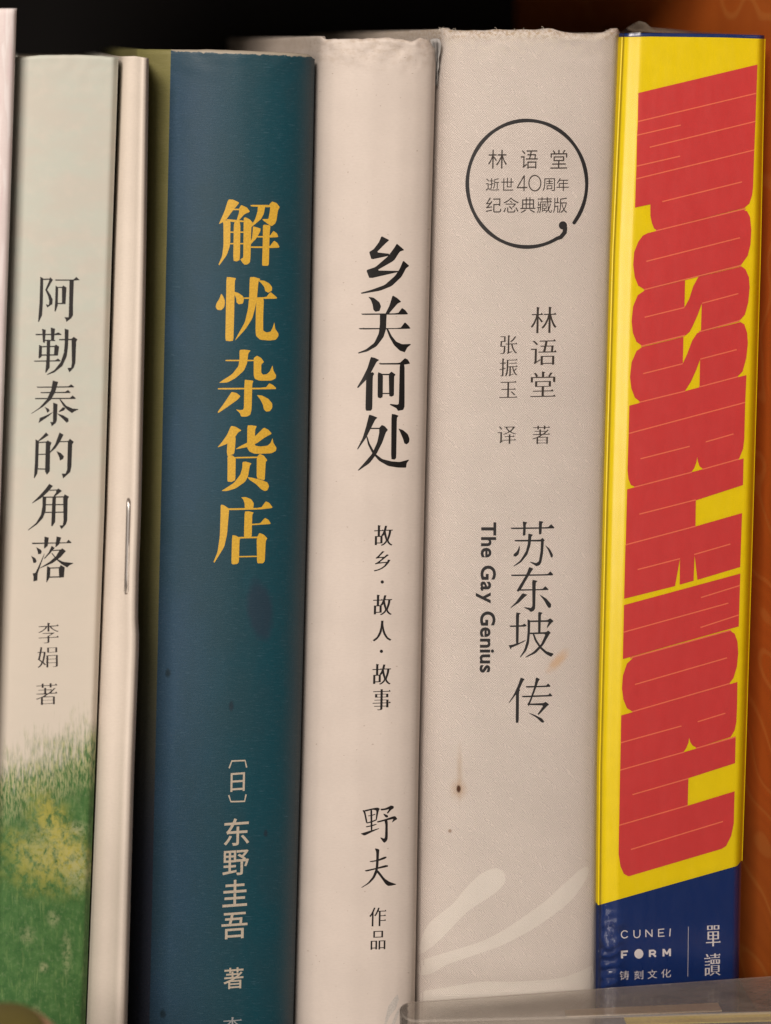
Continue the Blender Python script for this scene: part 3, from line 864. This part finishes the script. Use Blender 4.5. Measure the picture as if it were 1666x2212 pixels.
# ================================================================== the light grey cloth book
def linen(name, base, print_=False):
    t = NT(name)
    u = t.uv()
    s = t.xyz(u)
    wob = t.math('MULTIPLY', t.math('SUBTRACT', t.noise(u, .5, 3), .5), 1.4)
    wx = t.math('SINE', t.math('MULTIPLY', t.math('ADD', s[0], wob), 2 * math.pi / .50))
    wy = t.math('SINE', t.math('MULTIPLY', t.math('ADD', t.math('ADD', s[1], t.math('MULTIPLY', s[0], .05)), wob), 2 * math.pi / .53))
    th = t.noise(t.map(u, (.25, 5, 1)), 1.0, 3, .6)
    th2 = t.noise(t.map(u, (5, .25, 1)), 1.0, 3, .6)
    w = t.math('ADD', t.math('MULTIPLY', t.math('MULTIPLY', wx, wy), .5), .5)
    h = t.math('ADD', w, t.math('MULTIPLY', t.math('ADD', th, th2), .8))
    fine = t.noise(u, 3.0, 3, .7)
    big = t.noise(u, .06, 4, .6)
    c = t.mix(t.ramp(big, .3, .7), tuple(x * .955 for x in base), tuple(x * 1.03 for x in base))
    k = .16 if print_ else .62
    c = t.mix(t.math('MULTIPLY', t.ramp(w, .62, .2), k), c, tuple(x * .50 for x in base))
    c = t.mix(t.ramp(fine, .42, .72, 0, .32), c, tuple(x * .78 for x in base))
    c = t.mix(t.ramp(th, .55, .75, 0, .15), c, tuple(min(1, x * 1.15) for x in base))
    if not print_:
        # foxing, a brown drip and an orange smear
        c = t.mix(t.math('MULTIPLY', t.spot(1205, 1428, 9, 26, .7, .5, .8, rot=.75), .55), c, (.55, .31, .12))
        c = t.mix(t.math('MULTIPLY', t.spot(993, 1672, 5, 48, .8, .4, .8), .45), c, (.42, .30, .19))
        c = t.mix(t.math('MULTIPLY', t.spot(991, 1705, 13, 16, .8, .5, 1.2), .45), c, (.40, .24, .12))
        c = t.mix(t.spot(991, 1704, 4.5, 8, .4, .4, 1.5), c, (.075, .035, .02))
        c = t.mix(t.math('MULTIPLY', t.spot(972, 1795, 3.5, 4, .4, .3, 1.5), .7), c, (.22, .13, .07))
        hd = t.math('MULTIPLY', t.ramp(s[1], 214, 222.5), t.ramp(t.noise(u, .6, 5, .7), .40, .66))
        c = t.mix(t.math('MULTIPLY', hd, .5), c, (.66, .60, .51))
        c = t.mix(t.math('MULTIPLY', t.ramp(s[1], 220.5, 223), t.ramp(t.noise(u, 1.3, 5, .7), .45, .6)), c, (.42, .33, .24))
    b = t.bump(h, .55, .00020)
    b = t.bump(t.noise(t.map(u, (1, 1, 1)), 1.0, 3, .6), .14, .0005, b)
    return t.set(c, .85, b, Specular_IOR_Level=.2)
F_ = Book('grey_cloth_book', 'light grey cloth bound book with a black brush circle on its spine', [(66, 946), (553, 932), (1106, 919), (1660, 907), (2212, 898)], [(66, 1341), (85, 1338), (553, 1321), (1106, 1306), (1660, 1293), (2140, 1289), (2212, 1288)],
          [(0, 63), (.02, 60), (.05, 63), (.10, 66), (.34, 64), (.52, 64), (.62, 61), (.66, 66), (.74, 72), (.84, 74), (.92, 70), (.96, 62), (.985, 61), (1, 70)],
          [(0, 9), (.02, 6.6), (.05, 4.7), (.10, 3.0), (.18, 1.6), (.30, .6), (.45, .1), (.62, 0), (.78, .5), (.90, 1.6), (.96, 2.9), (.985, 4.2), (1, 7.0)], back=145, thick=2.2, head=1.6, wear=.46, smoothd=False, seed=57)
LINEN = linen('grey_linen', (.655, .588, .540))
F_.shell('cover', LINEN, nu=72, rows=150)
F_.pages(PAGES, drop=22)
g = []
for ch, b in (('林', (370, 465, 597, 690)), ('语', (755, 470, 962, 690)), ('堂', (1107, 465, 1312, 690)), ('逝', (343, 800, 505, 950)), ('世', (525, 798, 675, 950)),
              ('周', (1015, 803, 1165, 955)), ('年', (1180, 800, 1330, 955)), ('纪', (343, 1030, 530, 1210)), ('念', (550, 1030, 735, 1210)), ('典', (752, 1028, 935, 1215)), ('藏', (950, 1028, 1130, 1215)), ('版', (1140, 1030, 1310, 1215))):
    g += fit(sans_tris(ch, -.004), b, -.01, -.02)
g += [bar(800, 770, 715, 915, 13), bar(713, 915, 836, 912, 13), bar(800, 768, 796, 955, 13)]
g.append([(925 + 77 * math.cos(a), 861 + 98 * math.sin(a)) for a in [2 * math.pi * i / 40 for i in range(41)]] + [(925 + 64 * math.cos(a), 861 + 85 * math.sin(a)) for a in [2 * math.pi * i / 40 for i in range(40, -1, -1)]])
cp, cw = [], []
a0, a1 = math.radians(38), math.radians(-300)
for i in range(73):
    a = a0 + (a1 - a0) * i / 72
    cp.append((832 + 708 * math.cos(a), 868 + 750 * math.sin(a))); cw.append(42 + 4 * math.sin(i * .7))
cp += [(1235, 1500), (1278, 1445), (1285, 1395), (1272, 1365)]; cw += [48, 52, 50, 44]
CLOTH_INK = ink('black_ink_on_cloth', (.020, .019, .020), .6, (.55, (.42, .38, .35)))
BROWN_INK = ink('dark_brown_ink_on_cloth', (.036, .027, .022), .6, (.5, (.42, .38, .35)))
print_on('circle_emblem', F_, to_units([stroke(cp[i:i + 2], cw[i:i + 2]) for i in range(len(cp) - 1)] + [disc(q[0], q[1], w / 2, n=14) for q, w in zip(cp, cw)] + [disc(1258, 1362, 49)], 1820, 440, 560 / 1666), CLOTH_INK, off=.045)
print_on('anniversary_lettering', F_, to_units(g, 1820, 440, 560 / 1666), BROWN_INK, off=.045)
g = []
for ch, b in (('林', (878, 140, 1243, 510)), ('语', (878, 590, 1240, 950)), ('堂', (873, 1030, 1228, 1388)), ('著', (900, 1780, 1147, 2035)), ('张', (455, 533, 697, 798)), ('振', (447, 850, 703, 1103)), ('玉', (447, 1165, 697, 1400)), ('译', (420, 1787, 683, 2035))):
    g += fit(song_tris(ch, .017, .004), b, -.02, -.02)
print_on('author_lettering', F_, to_units(g, 1860, 1180, 460 / 1590), BROWN_INK, off=.045)
SU = [
 [(415,172),(780,168),(808,138),(838,170),(835,180),(430,187)], [(535,112),(580,122),(565,140),(562,245),(535,250),(540,180)], [(690,108),(735,115),(720,135),(715,235),(690,238)], [(455,290),(705,288),(725,270),(748,295),(735,305),(460,305)],
 [(588,228),(635,240),(618,260),(610,340),(580,430),(520,505),(450,545),(445,540),(510,490),(565,400),(585,320)], [(710,295),(738,300),(730,420),(715,500),(700,530),(665,543),(640,525),(600,502),(615,500),(665,512),(690,495),(705,400)],
 [(505,342),(508,380),(495,430),(470,450),(445,445),(450,425),(480,400)], [(748,338),(790,370),(825,430),(820,460),(805,455),(780,390)],
 [(420,622),(775,618),(800,590),(828,620),(820,630),(430,637)], [(597,548),(638,565),(620,590),(560,690),(515,770),(490,788),(477,775),(510,720),(570,620)], [(500,763),(725,760),(752,732),(785,765),(775,770),(500,777)],
 [(625,670),(678,682),(660,700),(655,945),(640,970),(612,980),(590,960),(545,938),(560,935),(615,942),(628,920)], [(532,800),(582,815),(555,835),(500,890),(420,943),(417,938),(470,885)], [(693,810),(760,850),(808,905),(805,935),(785,943),(770,925),(740,870)],
 [(408,1110),(530,1106),(550,1090),(575,1110),(560,1120),(415,1125)], [(470,983),(518,992),(500,1008),(495,1285),(470,1290)], [(400,1298),(430,1295),(500,1275),(565,1247),(560,1258),(480,1300),(430,1320),(418,1340)],
 [(580,1048),(608,1062),(605,1180),(595,1280),(570,1350),(512,1417),(508,1412),(550,1340),(575,1250),(582,1150)], [(600,1062),(770,1058),(800,1040),(832,1068),(810,1085),(765,1140),(770,1110),(785,1075),(600,1077)], [(683,977),(728,988),(710,1005),(705,1185),(682,1185)],
 [(600,1178),(760,1172),(780,1157),(805,1180),(790,1195),(730,1300),(660,1375),(565,1417),(562,1410),(640,1360),(710,1290),(755,1190),(600,1193)], [(628,1185),(645,1190),(670,1250),(710,1310),(760,1355),(828,1378),(830,1385),(808,1410),(760,1385),(700,1330),(650,1255)],
 [(515,1608),(555,1622),(540,1640),(495,1740),(405,1853),(400,1850),(450,1770),(495,1670)], [(470,1745),(500,1715),(512,1728),(500,1745),(497,2040),(468,2043)], [(563,1690),(760,1685),(778,1663),(803,1690),(795,1698),(570,1705)], [(525,1783),(780,1775),(795,1755),(820,1782),(815,1788),(535,1798)],
 [(662,1605),(700,1622),(685,1645),(640,1770),(605,1860),(595,1885),(578,1865),(600,1830),(645,1700)], [(595,1858),(735,1852),(755,1840),(788,1865),(770,1880),(690,1965),(675,1960),(735,1875),(595,1872)], [(580,1940),(650,1965),(720,2000),(742,2030),(730,2042),(712,2035),(670,1995)]]
print_on('title_lettering', F_, to_units([chaikin(p, .1) for p in SU], 1860, 2030, 460 / 1106), CLOTH_INK, off=.045)
# the English title reads downwards
tx, adv = [], 0.0
for ch in 'The Gay Genius':
    if ch == ' ':
        adv += .30; continue
    tr = sans_tris(ch, .026)
    x0 = min(p[0] for t in tr for p in t); x1 = max(p[0] for t in tr for p in t)
    tx += [[(p[0] - x0 + adv, p[1]) for p in t] for t in tr]
    adv += (x1 - x0) + .075
cap = max(p[1] for t in tx for p in t)
ky = 1440 / (adv - .075)
tx = [[(143 - .0104 * (p[0] * ky) + p[1] * 141 / cap, 121 + p[0] * ky) for p in t] for t in tx]
print_on('english_title_lettering', F_, to_units(tx, 1860, 2030, 460 / 1106), CLOTH_INK, off=.045)
LEAF = [
 [(148,770),(160,720),(190,665),(290,590),(370,490),(430,445),(480,430),(515,450),(520,495),(470,545),(350,620),(250,730),(180,790),(142,806)],
 [(140,835),(250,800),(420,750),(530,690),(700,570),(760,510),(850,430),(882,425),(870,480),(800,580),(650,690),(500,770),(350,820),(260,850),(200,890),(138,898)],
 [(136,965),(250,950),(420,920),(560,925),(760,910),(860,870),(912,845),(912,1180),(130,1180)]]
print_on('leaf_print', F_, [chaikin(chaikin([(min(833 + x * .5, 1284), 1659 + y * .5) for x, y in p], .2), .2) for p in LEAF], linen('pale_leaf_print', (.68, .63, .575), True), off=.03)
# loose threads at the frayed head
for k in range(26):
    u = random.choice([random.random(), random.uniform(.6, 1), random.uniform(0, .1)])
    py = F_.toppy(u) + 4
    px = F_.l(py) + u * (F_.r(py) - F_.l(py))
    h = random.uniform(4, 11); dx = random.uniform(-7, 7)
    d = F_.dep(u, py + 12)
    pp = [at(px + dx * q * q, py + 2 - h * math.sin(q * 1.7), d - .0001 + .0006 * q) for q in (0, .3, .6, .8, 1)]
    if k == 0: TV, TF = [], []
    v_, f_ = tube(pp, .00003, 4)
    TF += [[i + len(TV) for i in f] for f in f_]; TV += v_
link_mesh('frayed_threads', TV, TF, flat('linen_thread', (.62, .56, .48), .9), F_.root)

# ================================================================== the yellow and blue book
G = Book('yellow_blue_book', 'shrink wrapped dark blue book in a yellow jacket with huge red lettering', [(74, 1344), (553, 1323), (1106, 1308), (1660, 1295), (2140, 1291), (2300, 1289)], [(76, 1653), (553, 1643), (1106, 1627), (1660, 1610), (1868, 1603), (2300, 1594)],
         [(0, 72), (.2, 71), (.7, 73), (1, 76)], [(0, 5.0), (.012, 4.2), (.05, 3.45), (.11, 2.98), (.135, 2.80), (.5, 2.7), (.95, 2.8), (.985, 3.2), (1, 3.9)], back=130, thick=1.6, head=.5, smoothd=False, seed=63)
def plain_gloss(name, base, rough=.32, coat=.35):
    t = NT(name)
    u = t.uv()
    f = t.noise(u, .25, 4, .6); k = t.noise(u, 3.5, 3, .6)
    c = t.mix(t.ramp(f, .3, .7), tuple(x * .98 for x in base), tuple(min(1, x * 1.02) for x in base))
    sc = t.noise(t.map(u, (.5, .12, 1), rot=(0, 0, .4)), 1, 5, .7)
    return t.set(c, t.ramp(sc, .3, .7, rough - .05, rough + .12), t.bump(k, .05, .0001), Specular_IOR_Level=.45, Coat_Weight=coat, Coat_Roughness=.15)
NAVY = plain_gloss('navy_cover', (.004, .022, .118))
YEL = plain_gloss('yellow_jacket', (.70, .55, .001))
RED = plain_gloss('red_print', (.53, .046, .046), .35, .3)
PINK = plain_gloss('salmon_print', (.72, .16, .085), .35, .3)
G.shell('cover', NAVY, nu=44, rows=90)
G.pages(PAGES, drop=20)
G.shell('jacket', YEL, nu=56, rows=100, bottom=lambda u: 1955 - 87 * u + (0 if u < .97 else -(u - .97) * 300), off=.22, thick=.15, back=95, top_off=8.0)
cA = [
 [(316,598),(1366,347),(1357,600),(1348,850),(1338,1100),(1327,1430),(1318,1500),(1295,1570),(1250,1610),(480,1805),(455,1790),(435,1740),(423,1680),(422,1578),(287,1607),(295,1355),(300,1240),(305,970),(312,850)],
 [(400,1832),(1240,1627),(1275,1640),(1300,1690),(1312,1800),(1305,1930),(1280,2030),(1225,2107),(365,2325),(315,2295),(285,2220),(271,2110),(280,2000),(315,1910),(355,1855)]]
lA = [(312,850,1357,600),(305,970,690,881),(416,1076,1348,848),(299,1243,685,1154),(295,1355,1337,1100),(527,1555,1230,1381),(470,1812,1262,1617),(387,2081,1212,1873)]
cB = [
 [(375,345),(728,258),(723,497),(765,420),(800,310),(845,228),(1225,135),(1260,160),(1290,230),(1297,320),(1285,450),(1255,560),(1215,605),(868,700),(875,463),(840,560),(800,650),(770,710),(735,740),(345,830),(300,800),(268,720),(257,620),(270,490),(310,390)],
 [(350,845),(714,755),(708,990),(745,910),(790,790),(835,722),(1215,625),(1250,645),(1275,720),(1281,810),(1268,940),(1235,1060),(1195,1100),(855,1193),(860,955),(825,1050),(780,1150),(730,1228),(330,1325),(285,1290),(255,1210),(243,1110),(257,980),(300,880)],
 [(237,1362),(1269,1092),(1258,1333),(1250,1650),(1240,1740),(1205,1828),(885,1918),(855,1895),(840,1850),(835,1815),(828,1860),(810,1910),(785,1945),(280,2073),(250,2060),(230,2010),(221,1930),(225,1800),(231,1607)]]
lB = [(365,341,1222,125),(372,583,722,497),(878,460,1197,375),(340,837,728,741),(850,712,1210,612),(358,1080,708,992),(862,952,1183,868),(325,1332,730,1233),(850,1198,1195,1106),(231,1607,1258,1333),(335,1830,768,1720),(910,1681,1155,1611),(280,2080,790,1947),(880,1923,1200,1833)]
cC = [
 [(218,-2),(1244,-274),(1238,-40),(823,95),(820,320),(205,485)], [(203,490),(820,325),(1230,207),(1214,682),(837,795),(812,580),(803,803),(680,838),(683,610),(640,850),(191,962)], [(190,1018),(1215,740),(1201,1205),(180,1493)],
 [(270,1482),(1130,1247),(1165,1270),(1190,1340),(1196,1440),(1185,1560),(1155,1660),(1120,1705),(265,1955),(215,1925),(185,1850),(172,1750),(180,1640),(215,1535)]]
lC = [(325,217,823,90),(205,487,820,323),(310,705,685,608),(808,572,1127,480),(868,951,1210,845),(185,1257,1110,1000),(863,1215,1200,1105),(245,1483,1130,1240),(287,1717,1098,1482),(262,1957,1122,1708)]
cD = [
 [(276,0),(1300,-295),(1296,-60),(1290,60),(1275,130),(1240,190),(940,283),(905,265),(885,235),(875,195),(868,240),(850,285),(825,322),(267,478)], [(266,485),(1285,192),(1279,420),(868,552),(862,790),(258,965)],
 [(257,970),(862,795),(1275,668),(1268,950),(1245,1060),(1200,1150),(1160,1175),(340,1417),(300,1395),(270,1330),(253,1220)]]
lD = [(272,240,807,92),(950,55,1193,-20),(268,481,830,322),(935,289,1285,190),(375,697,868,555),(258,967,862,792),(362,1180,1173,933)]
kk = 672 / 1486
reds, lines = [], []
for cs, ls, ox, oy in ((cA, lA, 2400, 100), (cB, lB, 2400, 1000), (cC, lC, 2400, 1950), (cD, lD, 2350, 2850)):
    reds += to_units(cs, ox, oy, kk)
    lines += to_units([bar(*l, 11) for l in ls], ox, oy, kk)
print_on('title_lettering', G, reds, RED, off=.32, step=9)
print_on('title_line', G, lines, PINK, off=.36, step=9)
g = []
for ch, b in (('铸', (305, 988, 400, 1088)), ('刻', (452, 985, 545, 1083)), ('文', (590, 978, 685, 1075)), ('化', (728, 970, 828, 1065))):
    g += fit(sans_tris(ch), b, -.08)
for ch, b in (('單', (1185, 525, 1335, 745)), ('讀', (1168, 812, 1335, 1045))):
    g += fit(song_tris(ch, .012, .014), b, -.05)
LET = {'C': [stroke([(385, 596), (368, 584), (345, 584), (326, 600), (321, 622), (328, 645), (348, 657), (370, 653), (387, 640)], [11] * 9)],
       'U': [stroke([(450, 577), (450, 630), (460, 648), (481, 654), (502, 645), (511, 626), (511, 573)], [11] * 7)],
       'N': [bar(571, 572, 572, 648, 11), bar(634, 570, 635, 645, 11), bar(573, 576, 633, 641, 12)],
       'E': [bar(702, 566, 702, 645, 11), bar(700, 570, 760, 565, 10), bar(700, 605, 752, 602, 10), bar(700, 641, 762, 637, 10)], 'I': [bar(822, 560, 815, 640, 11)],
       'F': [bar(328, 788, 328, 865, 22), bar(318, 797, 388, 792, 19), bar(318, 832, 376, 828, 18)], 'O': [disc(500, 818, 46, 49)],
       'R': [bar(613, 778, 613, 850, 21), stroke([(610, 787), (650, 784), (668, 795), (667, 808), (650, 818), (612, 820)], [18, 18, 19, 19, 18, 17]), bar(640, 815, 674, 848, 21)],
       'M': [bar(752, 768, 752, 845, 20), bar(818, 765, 818, 842, 20), bar(754, 772, 786, 822, 18), bar(816, 770, 786, 822, 18)]}
for v in LET.values(): g += v
g.append(bar(1006, 540, 1000, 1050, 4))
print_on('publisher_lettering', G, to_units(g, 2350, 3480, 650 / 1666), plain_gloss('white_print', (.62, .58, .58), .4, .2), off=.05)

# shrink wrap: a thin clear film, puckered along the left of the foot, with a gathered tip at the head
def film(name, amount=.10, rough=.12):
    t = NT(name)
    g_ = t.n('ShaderNodeBsdfGlossy'); g_.inputs['Roughness'].default_value = rough; g_.inputs['Color'].default_value = (.9, .9, .9, 1)
    tr = t.n('ShaderNodeBsdfTransparent'); tr.inputs['Color'].default_value = (.985, .985, .985, 1)
    fr = t.n('ShaderNodeFresnel'); fr.inputs['IOR'].default_value = 1.42
    k = t.math('ADD', t.math('MULTIPLY', fr.outputs[0], .7), amount, clamp=True)
    m = t.n('ShaderNodeMixShader')
    t.l(k, m.inputs[0]); t.l(tr.outputs[0], m.inputs[1]); t.l(g_.outputs[0], m.inputs[2])
    t.l(m.outputs[0], t.out.inputs['Surface'])
    u = t.uv()
    f = t.noise(t.map(u, (.5, .16, 1), rot=(0, 0, .6)), .8, 3, .55, .4)
    b = t.bump(f, .12, .0003)
    t.l(b, g_.inputs['Normal']); t.l(b, fr.inputs['Normal'])
    return t.m
FILM = film('clear_film', .012, .24)
V, F, UV = [], [], []
nu_, nv_ = 80, 420
for j in range(nv_ + 1):
    py = 69 + (2290 - 69) * j / nv_
    for i in range(nu_ + 1):
        u = (i / nu_) ** 1.3
        l, r = G.l(py) - .6, G.r(py) + 1.0
        px = l + (r - l) * u
        o = .50
        q = min(1, max(0, 1 - u / .20) * 1.6) * min(1, max(0, (py - 1965) / 40))
        o += q * .19 * math.sin(2 * math.pi * (py / 27 + u * 2.2 + 1.1 * nz(py * .02, u * 6, 4)))
        o += q * (.45 + .42 * nz(py * .036 + u * 11, u * 5, 2) + .22 * nz(py * .085 - u * 20, u * 9, 7)) + .03 * nz(u * 5, py * .006, 1)
        V.append(at(px, py, G.dep(min(max(u, 0.004), 1), max(py, 72)) - max(o, .44) * 1e-3))
        UV.append((px * .1, (2300 - py) * .1))
for j in range(nv_):
    for i in range(nu_):
        a = j * (nu_ + 1) + i
        F.append([a, a + nu_ + 1, a + nu_ + 2, a + 1])
link_mesh('shrink_wrap', V, F, FILM, G.root, uvs=UV, angle=70)
FILM2 = film('gathered_film', .05, .22)
V, F, UV = [], [], []
prof = [(1356, 74), (1375, 70), (1395, 66), (1412, 60), (1420, 53), (1425, 45), (1430, 50), (1440, 57), (1465, 60), (1500, 62), (1550, 67), (1600, 71), (1648, 76)]
for i, (px, py) in enumerate(prof):
    for j in range(6):
        q = j / 5
        yy = .0035 + .024 * q
        b = at(px, 77, .0035)
        tp = at(px, py, .012)
        hgt = b.z + (tp.z - b.z) * math.sin(min(1, q * 1.6) * math.pi / 2) * (1 if q < .65 else 1 - (q - .65) * 1.2) + .0003 * nz(i * .9, j * 1.1)
        V.append((b.x + .0004 * nz(i, j, 3), yy, hgt)); UV.append((px * .1, q * 20))
for i in range(len(prof) - 1):
    for j in range(5):
        a = i * 6 + j
        F.append([a, a + 6, a + 7, a + 1])
link_mesh('shrink_wrap_tip', V, F, FILM2, G.root, uvs=UV, angle=80)

# ================================================================== acrylic guard in front of the shelf
def acrylic():
    t = NT('dusty_clear_acrylic')
    o = t.obj()
    s = t.xyz(o)
    n1 = t.noise(t.map(o, (300, 300, 900)), 1, 4, .6)
    dust = t.noise(t.map(o, (700, 700, 700)), 1.2, 5, .7)
    tr = t.n('ShaderNodeBsdfTransparent'); tr.inputs['Color'].default_value = (.97, .96, .945, 1)
    df = t.n('ShaderNodeBsdfDiffuse')
    smear = t.noise(t.map(o, (60, 160, 300)), 1.0, 4, .6, .6)
    bits = t.noise(t.map(o, (900, 500, 900)), 1.0, 2, .5)
    t.put(df.inputs['Color'], t.mix(t.math('MULTIPLY', t.ramp(s[0], .052, .070), t.ramp(bits, .40, .56)), (.72, .64, .57), (.14, .11, .09)))
    m = t.n('ShaderNodeMixShader')
    grime = t.math('MULTIPLY', t.ramp(s[0], .055, .075), t.ramp(t.noise(t.map(o, (260, 260, 700)), 1.0, 3, .6), .46, .60))
    t.put(m.inputs[0], t.math('ADD', t.ramp(smear, .25, .75, .10, .18), t.math('MULTIPLY', grime, .30)))
    t.l(tr.outputs[0], m.inputs[1]); t.l(df.outputs[0], m.inputs[2])
    gl = t.n('ShaderNodeBsdfGlossy'); t.put(gl.inputs['Roughness'], t.ramp(dust, .4, .7, .05, .18))
    fr = t.n('ShaderNodeFresnel'); fr.inputs['IOR'].default_value = 1.49
    m2 = t.n('ShaderNodeMixShader')
    t.l(fr.outputs[0], m2.inputs[0]); t.l(m.outputs[0], m2.inputs[1]); t.l(gl.outputs[0], m2.inputs[2])
    t.l(m2.outputs[0], t.out.inputs['Surface'])
    b = t.bump(n1, .10, .0003)
    t.l(b, gl.inputs['Normal']); t.l(b, fr.inputs['Normal'])
    return t.m
guard = empty('acrylic_guard', (0.05, -0.010, 0.0), 'clear acrylic lip with a rounded end in front of the grey and yellow books', 'shelf guard')
def top_y(py, zt):
    return DIST * ((zt - CAMZ) / ((2300 - py) * DU - CAMZ) - 1)
ZT = at(898, 2161, -.008).z
bm = bmesh.new()
def ptz(px, py):
    y = top_y(py, ZT); v = at(px, py, y); return (v.x, v.y)
b0, b1 = ptz(900, 2161), ptz(1700, 2103)
f0, f1 = ptz(886, 2206), ptz(1700, 2187)
# plan outline with a rounded left end
def arc_end():
    cx, cy = (b0[0] + f0[0]) / 2, (b0[1] + f0[1]) / 2
    r = abs(b0[1] - f0[1]) / 2
    return [(cx - r * .9 * math.sin(a), cy + r * math.cos(a)) for a in [math.pi * i / 10 for i in range(11)]]
plan = arc_end() + [f1, b1]
vb = [bm.verts.new((x - .05, y + .010, -.019)) for x, y in plan]
vt = [bm.verts.new((x - .05, y + .010, ZT)) for x, y in plan]
n = len(plan)
bm.faces.new(vb); bm.faces.new(vt[::-1])
for i in range(n):
    bm.faces.new([vb[i], vb[(i + 1) % n], vt[(i + 1) % n], vt[i]][::-1])
bmesh.ops.recalc_face_normals(bm, faces=bm.faces[:])
bmesh.ops.bevel(bm, geom=[e for e in bm.edges if all(abs(v.co.z - ZT) < 1e-6 for v in e.verts)], offset=.00045, segments=3, affect='EDGES')
me = bpy.data.meshes.new('guard_plate'); bm.to_mesh(me); bm.free()
me.materials.append(acrylic())
me.materials.append(flat('acrylic_edge_glint', (.60, .54, .48), .35, Alpha=.30))  # pale bevel colour painted in for bright edge glints
for p in me.polygons:
    if .05 < abs(p.normal.z) < .985 or (p.center.z > ZT - .0011 and abs(p.normal.z) < .985): p.material_index = 1
for p in me.polygons: p.use_smooth = True
me.set_sharp_from_angle(angle=math.radians(40))
gp = bpy.data.objects.new('guard_plate', me); COL.objects.link(gp); gp.parent = guard

# added strips: a painted highlight, and the jacket's yellow as refracted in the lip
def strip(name, x0, x1, fy, dz, w, mat, tilt=0.0):
    q = lambda x, k: Vector((x, (b0[1] + (b1[1] - b0[1]) * (x - b0[0]) / (b1[0] - b0[0])) * (1 - k) + (f0[1] + (f1[1] - f0[1]) * (x - f0[0]) / (f1[0] - f0[0])) * k, 0))
    V = []
    for x in (x0, x1):
        for k in (fy, fy + w):
            for z in (ZT - dz, ZT - dz - .00025):
                p = q(x, k); V.append((p.x, p.y, z + tilt * (x - x0)))
    F = [[0, 2, 6, 4], [1, 5, 7, 3], [0, 4, 5, 1], [2, 3, 7, 6], [0, 1, 3, 2], [4, 6, 7, 5]]
    return link_mesh(name, V, F, mat, guard, smooth=False)
strip('highlight_strip', at(1195, 0).x, at(1525, 0).x, .52, .0012, .22, flat('painted_highlight', (.66, .58, .48), .6))
strip('refraction_strip', at(1318, 0).x, at(1650, 0).x, .70, .0022, .22, flat('refracted_jacket_yellow', (.60, .48, .10), .6))

# ================================================================== blurred wooden piece at the lower left, nearest the viewer
def tan_wood():
    t = NT('tan_wood')
    o = t.obj()
    s = t.xyz(o)
    f = t.noise(t.map(o, (200, 200, 60)), 1, 3)
    c = t.mix(f, (.46, .25, .13), (.62, .37, .21))
    return t.set(c, .5)
kp = at(2, 2302, -.070)
knob = empty('wooden_knob', kp, 'out of focus tan wooden piece with an olive rim at the lower left corner', 'shelf fitting')
def lathe(prof, n=40, sx=1.0):
    V, F = [], []
    for r, z in prof:
        V += [Vector((kp.x + r * sx * math.cos(2 * math.pi * k / n), kp.y + r * math.sin(2 * math.pi * k / n), kp.z + z)) for k in range(n)]
    for i in range(len(prof) - 1):
        for k in range(n):
            F.append([i * n + k, i * n + (k + 1) % n, (i + 1) * n + (k + 1) % n, (i + 1) * n + k])
    F.append([k for k in range(n)][::-1]); F.append([(len(prof) - 1) * n + k for k in range(n)])
    return V, F
V, F = lathe([(.0085, -.060), (.0090, -.010), (.0098, -.002), (.0094, .0030), (.0075, .0052), (.004, .0060), (.0002, .0062)], sx=1.1)
link_mesh('knob_body', V, F, tan_wood(), knob)
V, F = lathe([(.0068, .0054), (.0064, .0062), (.0050, .0068), (.003, .0071), (.0002, .0072)], sx=1.1)
link_mesh('knob_rim', V, F, flat('olive_paint', (.12, .10, .02), .6), knob)
